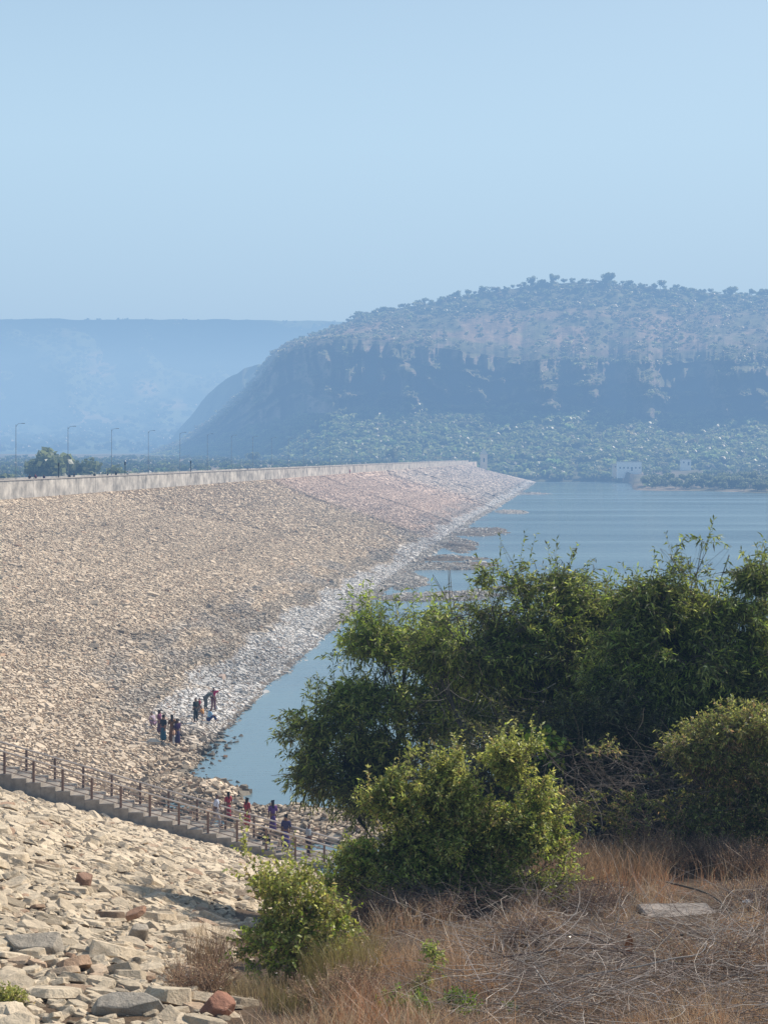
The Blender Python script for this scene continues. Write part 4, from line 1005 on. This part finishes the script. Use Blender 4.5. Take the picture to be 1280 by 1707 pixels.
def twigs(n, px0, px1, D0, D1, l0, l1, rad, cols, zmax, name, label, cat_='brushwood', stuff=True, curl=.5, vert=.25):
    D = np.sqrt(rng.uniform(D0**2, D1**2, n)); u = (rng.uniform(px0, px1, n)-CX)/F; x = u*D
    z = H(x, D)+rng.uniform(.02, 1, n)**1.5*zmax
    a = rng.uniform(0, 6.28, n); L = rng.uniform(l0, l1, n); sg = 6
    d = np.stack([np.cos(a), np.sin(a), rng.normal(0, vert, n)], -1); cv = rng.normal(0, curl, (n, 3))*np.array([1, 1, .5])
    p = np.stack([x, D, z], -1); A = []; B = []; R0 = []; R1 = []
    for i in range(sg):
        q = p+d*(L/sg)[:, None]; q[:, 2] = np.maximum(q[:, 2], H(q[:, 0], q[:, 1])+.01)
        A.append(p); B.append(q); R0.append(rad*(1-i/sg*.75)*np.ones(n)); R1.append(rad*(1-(i+1)/sg*.75)*np.ones(n))
        p = q; d = d+cv*(1/sg)*2+rng.normal(0, .12, (n, 3)); d /= np.linalg.norm(d, axis=1, keepdims=True)
    V, Fc = tubes_np(np.concatenate(A), np.concatenate(B), np.concatenate(R0), np.concatenate(R1))
    c = np.array(cols)[rng.integers(0, len(cols), n)]*np.exp(rng.normal(0, .2, (n, 1))); c = np.tile(c, (sg, 1)); c = np.repeat(c, 6, 0)
    return tag(link(name, np_mesh(name, V, Fc, c, True, M_drytwig)), label, cat_, kind='stuff' if stuff else None)
GY = [(.42, .35, .30), (.32, .26, .22), (.54, .46, .38), (.22, .155, .12)]
twigs(1050, 760, 1330, 13.5, 18.5, .5, 1.6, .0045, GY, .38, 'brushwood', 'tangle of grey dead branches over the lower right bank')
twigs(1700, 560, 1330, 13.5, 22, .2, .7, .0028, GY+[(.22, .14, .09)], .25, 'dead_twigs', 'fine dead twigs scattered through the dry grass')
twigs(1000, 590, 960, 19.6, 21, .3, 1.0, .004, [(.14, .09, .075), (.20, .15, .12), (.26, .21, .17)], .40, 'dead_thicket', 'dark leafless twigs at the foot of the yellow green shrub', vert=.5)
twigs(1000, 900, 1330, 24.8, 27.5, .5, 1.6, .0055, [(.20, .165, .14), (.14, .11, .09), (.26, .22, .18)], 1.9, 'bare_thicket', 'pale bare branches in the shade under the right hand trees', vert=.6, curl=.9)
twigs(700, 700, 1200, 28.6, 31, .5, 1.8, .006, [(.20, .17, .14), (.28, .24, .20)], 3.4, 'bare_twigs', 'pale bare twigs in front of the middle tree', vert=.7, curl=.9)
for i, (px, D, w_, h_) in enumerate([(610, 19.8, 60, 34), (720, 19.6, 70, 24), (1130, 24.5, 80, 60), (1230, 24, 70, 40), (960, 24.5, 60, 30), (640, 20, 70, 30), (330, 16.2, 60, 40), (880, 18, 60, 26), (1180, 16.5, 90, 34), (1000, 20.5, 70, 28), (560, 15, 70, 36), (1270, 20.5, 50, 36)]):
    x, y, z = wp(px, 0, D); yy = HZ+(CAMZ-gz(x, y))/F*D**-1*F*F/F if False else HZ+(CAMZ-gz(x, y))*F/D
    lab = ['dead brown shrub at the left foot of the yellow green shrub', 'dead dark shrub under the yellow green shrub', 'orange brown dry shrub before the shaded thicket', 'dry straw shrub below the olive shrub', 'small dry shrub in front of the vine', 'low dry clump left of centre in the grass',
           'dry twiggy clump left of the leafy shrub', 'low dry clump in the middle of the brushwood', 'mound of grey twigs at the lower right', 'low dry clump in front of the concrete slab', 'dry clump at the bottom edge below the leafy shrub', 'dry clump by the right edge'][i]
    shrub('dry_shrub', lab, 'dry shrub', D, [(px, yy-h_*.5, w_, h_*.75)], int(w_*h_*.16), 5, .22, .03, .008, [(.36, .24, .14), (.28, .19, .13), (.42, .31, .2), (.24, .16, .12)], (px, yy+4), droop=.1, updir=.9, limb=.008, trad=.0032, gap=.3, barkc=[(.34, .22, .14), (.22, .16, .13)][i % 2], shell=.2)
def branch(pts, r, label, col=M_bark):
    P = [Vector(wp(*p)) for p in pts]; o = P[0].copy(); w = MB()
    Q = []
    for i in range(len(P)-1):
        a = P[max(i-1, 0)]; b_ = P[i]; c = P[i+1]; d = P[min(i+2, len(P)-1)]
        for t in (0, .25, .5, .75):
            Q.append(.5*((2*b_)+(c-a)*t+(2*a-5*b_+4*c-d)*t*t+(-a+3*b_-3*c+d)*t**3))
    Q.append(P[-1])
    w.tube([q-o for q in Q], [r*(1-.7*i/len(Q)) for i in range(len(Q))], 6)
    ob = w.build('fallen_branch', col, None, True); ob.location = o; tag(ob, label, 'branch')
M_palewood = plain('bleached_wood', (.42, .36, .30), .85, .2, 10); M_greywood = plain('grey_wood', (.17, .13, .11), .9, .3, 10)
branch([(960, 1628, 15.6), (1060, 1612, 15.4), (1120, 1598, 15.4), (1165, 1590, 15.5), (1178, 1572, 15.6)], .012, 'pale curved branch crossing the brushwood with an upturned end', M_palewood)
branch([(740, 1608, 16.8), (880, 1590, 16.5), (960, 1580, 16.3), (1060, 1590, 16.2), (1130, 1610, 16)], .012, 'long grey brown branch arching over the dry grass', M_greywood)
branch([(900, 1560, 17.5), (980, 1560, 17.3), (1040, 1590, 17), (1090, 1640, 16.5), (1130, 1665, 16)], .013, 'dark branch curving down through the middle of the brushwood', M_greywood)
branch([(890, 1612, 15.5), (920, 1655, 15), (960, 1694, 14.6)], .011, 'straight pale stick lying diagonally at the bottom', M_palewood)
branch([(1130, 1700, 14.6), (1150, 1690, 14.5), (1200, 1692, 14.5), (1260, 1712, 14.4)], .014, 'pale bent branch at the bottom right edge', M_palewood)
branch([(1150, 1555, 17), (1100, 1570, 17.3), (1060, 1590, 17.5)], .012, 'dark forked stick pointing up to the right', M_bark)
branch([(1110, 1470, 22), (1180, 1490, 21), (1215, 1520, 20), (1250, 1560, 19)], .018, 'dark bare bough leaning down beside the concrete slab', M_bark)
branch([(800, 1500, 21), (812, 1480, 21), (832, 1470, 21.1)], .02, 'short pale bleached stick under the yellow green shrub', M_palewood)
branch([(893, 1545, 21), (895, 1500, 21), (893, 1485, 21)], .013, 'thin pale upright stem at the edge of the shrub', M_palewood)
branch([(1175, 1040, 29), (1150, 990, 29), (1165, 945, 29), (1180, 912, 29)], .012, 'reddish bare bough rising above the right hand tree', plain('red_bark', (.20, .12, .09), .9))

# slab, litter
x, y, z = wp(1130, 1520, 20.2); zs = gz(x, y)
e = MB(); e.box(-.5, .5, -.26, .26, -.14, -.04); o = e.build('concrete_slab', M_slab, None, bevel=.02); o.location = (x, y, zs+.08); o.rotation_euler = (.07, .03, .15)
tag(o, 'worn pale concrete slab half hidden in the dry grass', 'slab')
def crumple(px, py, D, s, col, name, label):
    bm = bmesh.new(); bmesh.ops.create_icosphere(bm, subdivisions=3, radius=1)
    for v in bm.verts:
        k = .7+.6*float(fbm(np.array([v.co.x*2.2+v.co.z+20]), np.array([v.co.y*2.2+20]), 3)[0])
        v.co = Vector((v.co.x*s[0]*k, v.co.y*s[1]*k, v.co.z*s[2]*k))
    me = bpy.data.meshes.new(name); bm.to_mesh(me); bm.free(); me.materials.append(col)
    x, y, z = wp(px, py, D); o = link(name, me, None, (x, y, gz(x, y)+s[2]+.05)); tag(o, label, 'litter'); return o
crumple(1250, 1508, 20.6, (.11, .06, .03), M_white, 'plastic_wrapper', 'crumpled white plastic litter in the dry grass at the right')
# curled dry leaf
w = MB(); w.v = [(-.03, 0, 0), (.03, .01, 0), (.055, .03, .09), (-.05, .03, .08), (.04, .0, .17), (-.03, .01, .16), (0, .02, .24)]; w.f = [(0, 1, 2, 3), (3, 2, 4, 5), (5, 4, 6)]
o = w.build('dry_leaf', plain('rust_leaf', (.40, .17, .07), .8), None, True); x, y, z = wp(1048, 1598, 16.8); o.location = (x, y, gz(x, y)+.12); tag(o, 'curled rust brown dead leaf standing in the brushwood', 'leaf')

# ------------------------------------------------------------------ haze, world, sun, camera
w = MB(); w.box(-16000, 16000, -9000, 16000, -60, 300)
hz = w.build('haze', M_haze); hz['kind'] = 'structure'; hz.display_type = 'WIRE'
EL = 42; AZ = 53
wd = bpy.data.worlds.new('World'); bpy.context.scene.world = wd; wd.use_nodes = True; nt = wd.node_tree
sk_ = nt.nodes.new('ShaderNodeTexSky'); sk_.sky_type = 'NISHITA'; sk_.sun_disc = False
sk_.sun_elevation = math.radians(EL); sk_.sun_rotation = math.radians(AZ); sk_.air_density = 1.0; sk_.dust_density = 1.5; sk_.ozone_density = 1.0
tc = N(nt, 'ShaderNodeTexCoord'); sx = N(nt, 'ShaderNodeSeparateXYZ'); nt.links.new(tc.outputs['Generated'], sx.inputs[0])
mr = N(nt, 'ShaderNodeMapRange'); mr.inputs['From Min'].default_value = .20; mr.inputs['From Max'].default_value = .48; mr.inputs['To Min'].default_value = .78; mr.inputs['To Max'].default_value = 0
nt.links.new(sx.outputs['Z'], mr.inputs['Value'])
nt.links.new(mixc(nt, sk_.outputs[0], (6.4, 9.2, 11.2), mr.outputs[0]), nt.nodes['Background'].inputs['Color']); nt.nodes['Background'].inputs['Strength'].default_value = .105
sl = bpy.data.lights.new('sun', 'SUN'); sl.energy = 5.0; sl.angle = math.radians(.5); sl.color = (1, 1, 1)
so = bpy.data.objects.new('sun', sl); C.objects.link(so)
dv = Vector((math.sin(math.radians(AZ))*math.cos(math.radians(EL)), math.cos(math.radians(AZ))*math.cos(math.radians(EL)), math.sin(math.radians(EL))))
so.rotation_euler = dv.to_track_quat('Z', 'Y').to_euler(); so.location = (50, 50, 100)
cam = bpy.data.cameras.new('camera'); co = bpy.data.objects.new('camera', cam); C.objects.link(co)
co.location = (0, 0, CAMZ); co.rotation_euler = (math.pi/2, 0, 0)
cam.sensor_fit = 'VERTICAL'; cam.sensor_height = 36; cam.lens = 36*F/1707; cam.shift_y = -(1707/2-HZ)/1707
cam.clip_start = .1; cam.clip_end = 40000
sc = bpy.context.scene; sc.camera = co
sc.view_settings.view_transform = 'Standard'; sc.view_settings.look = 'None'; sc.view_settings.exposure = 0
sc.cycles.max_bounces = 6; sc.cycles.diffuse_bounces = 1; sc.cycles.transparent_max_bounces = 8
sc.cycles.volume_bounces = 0
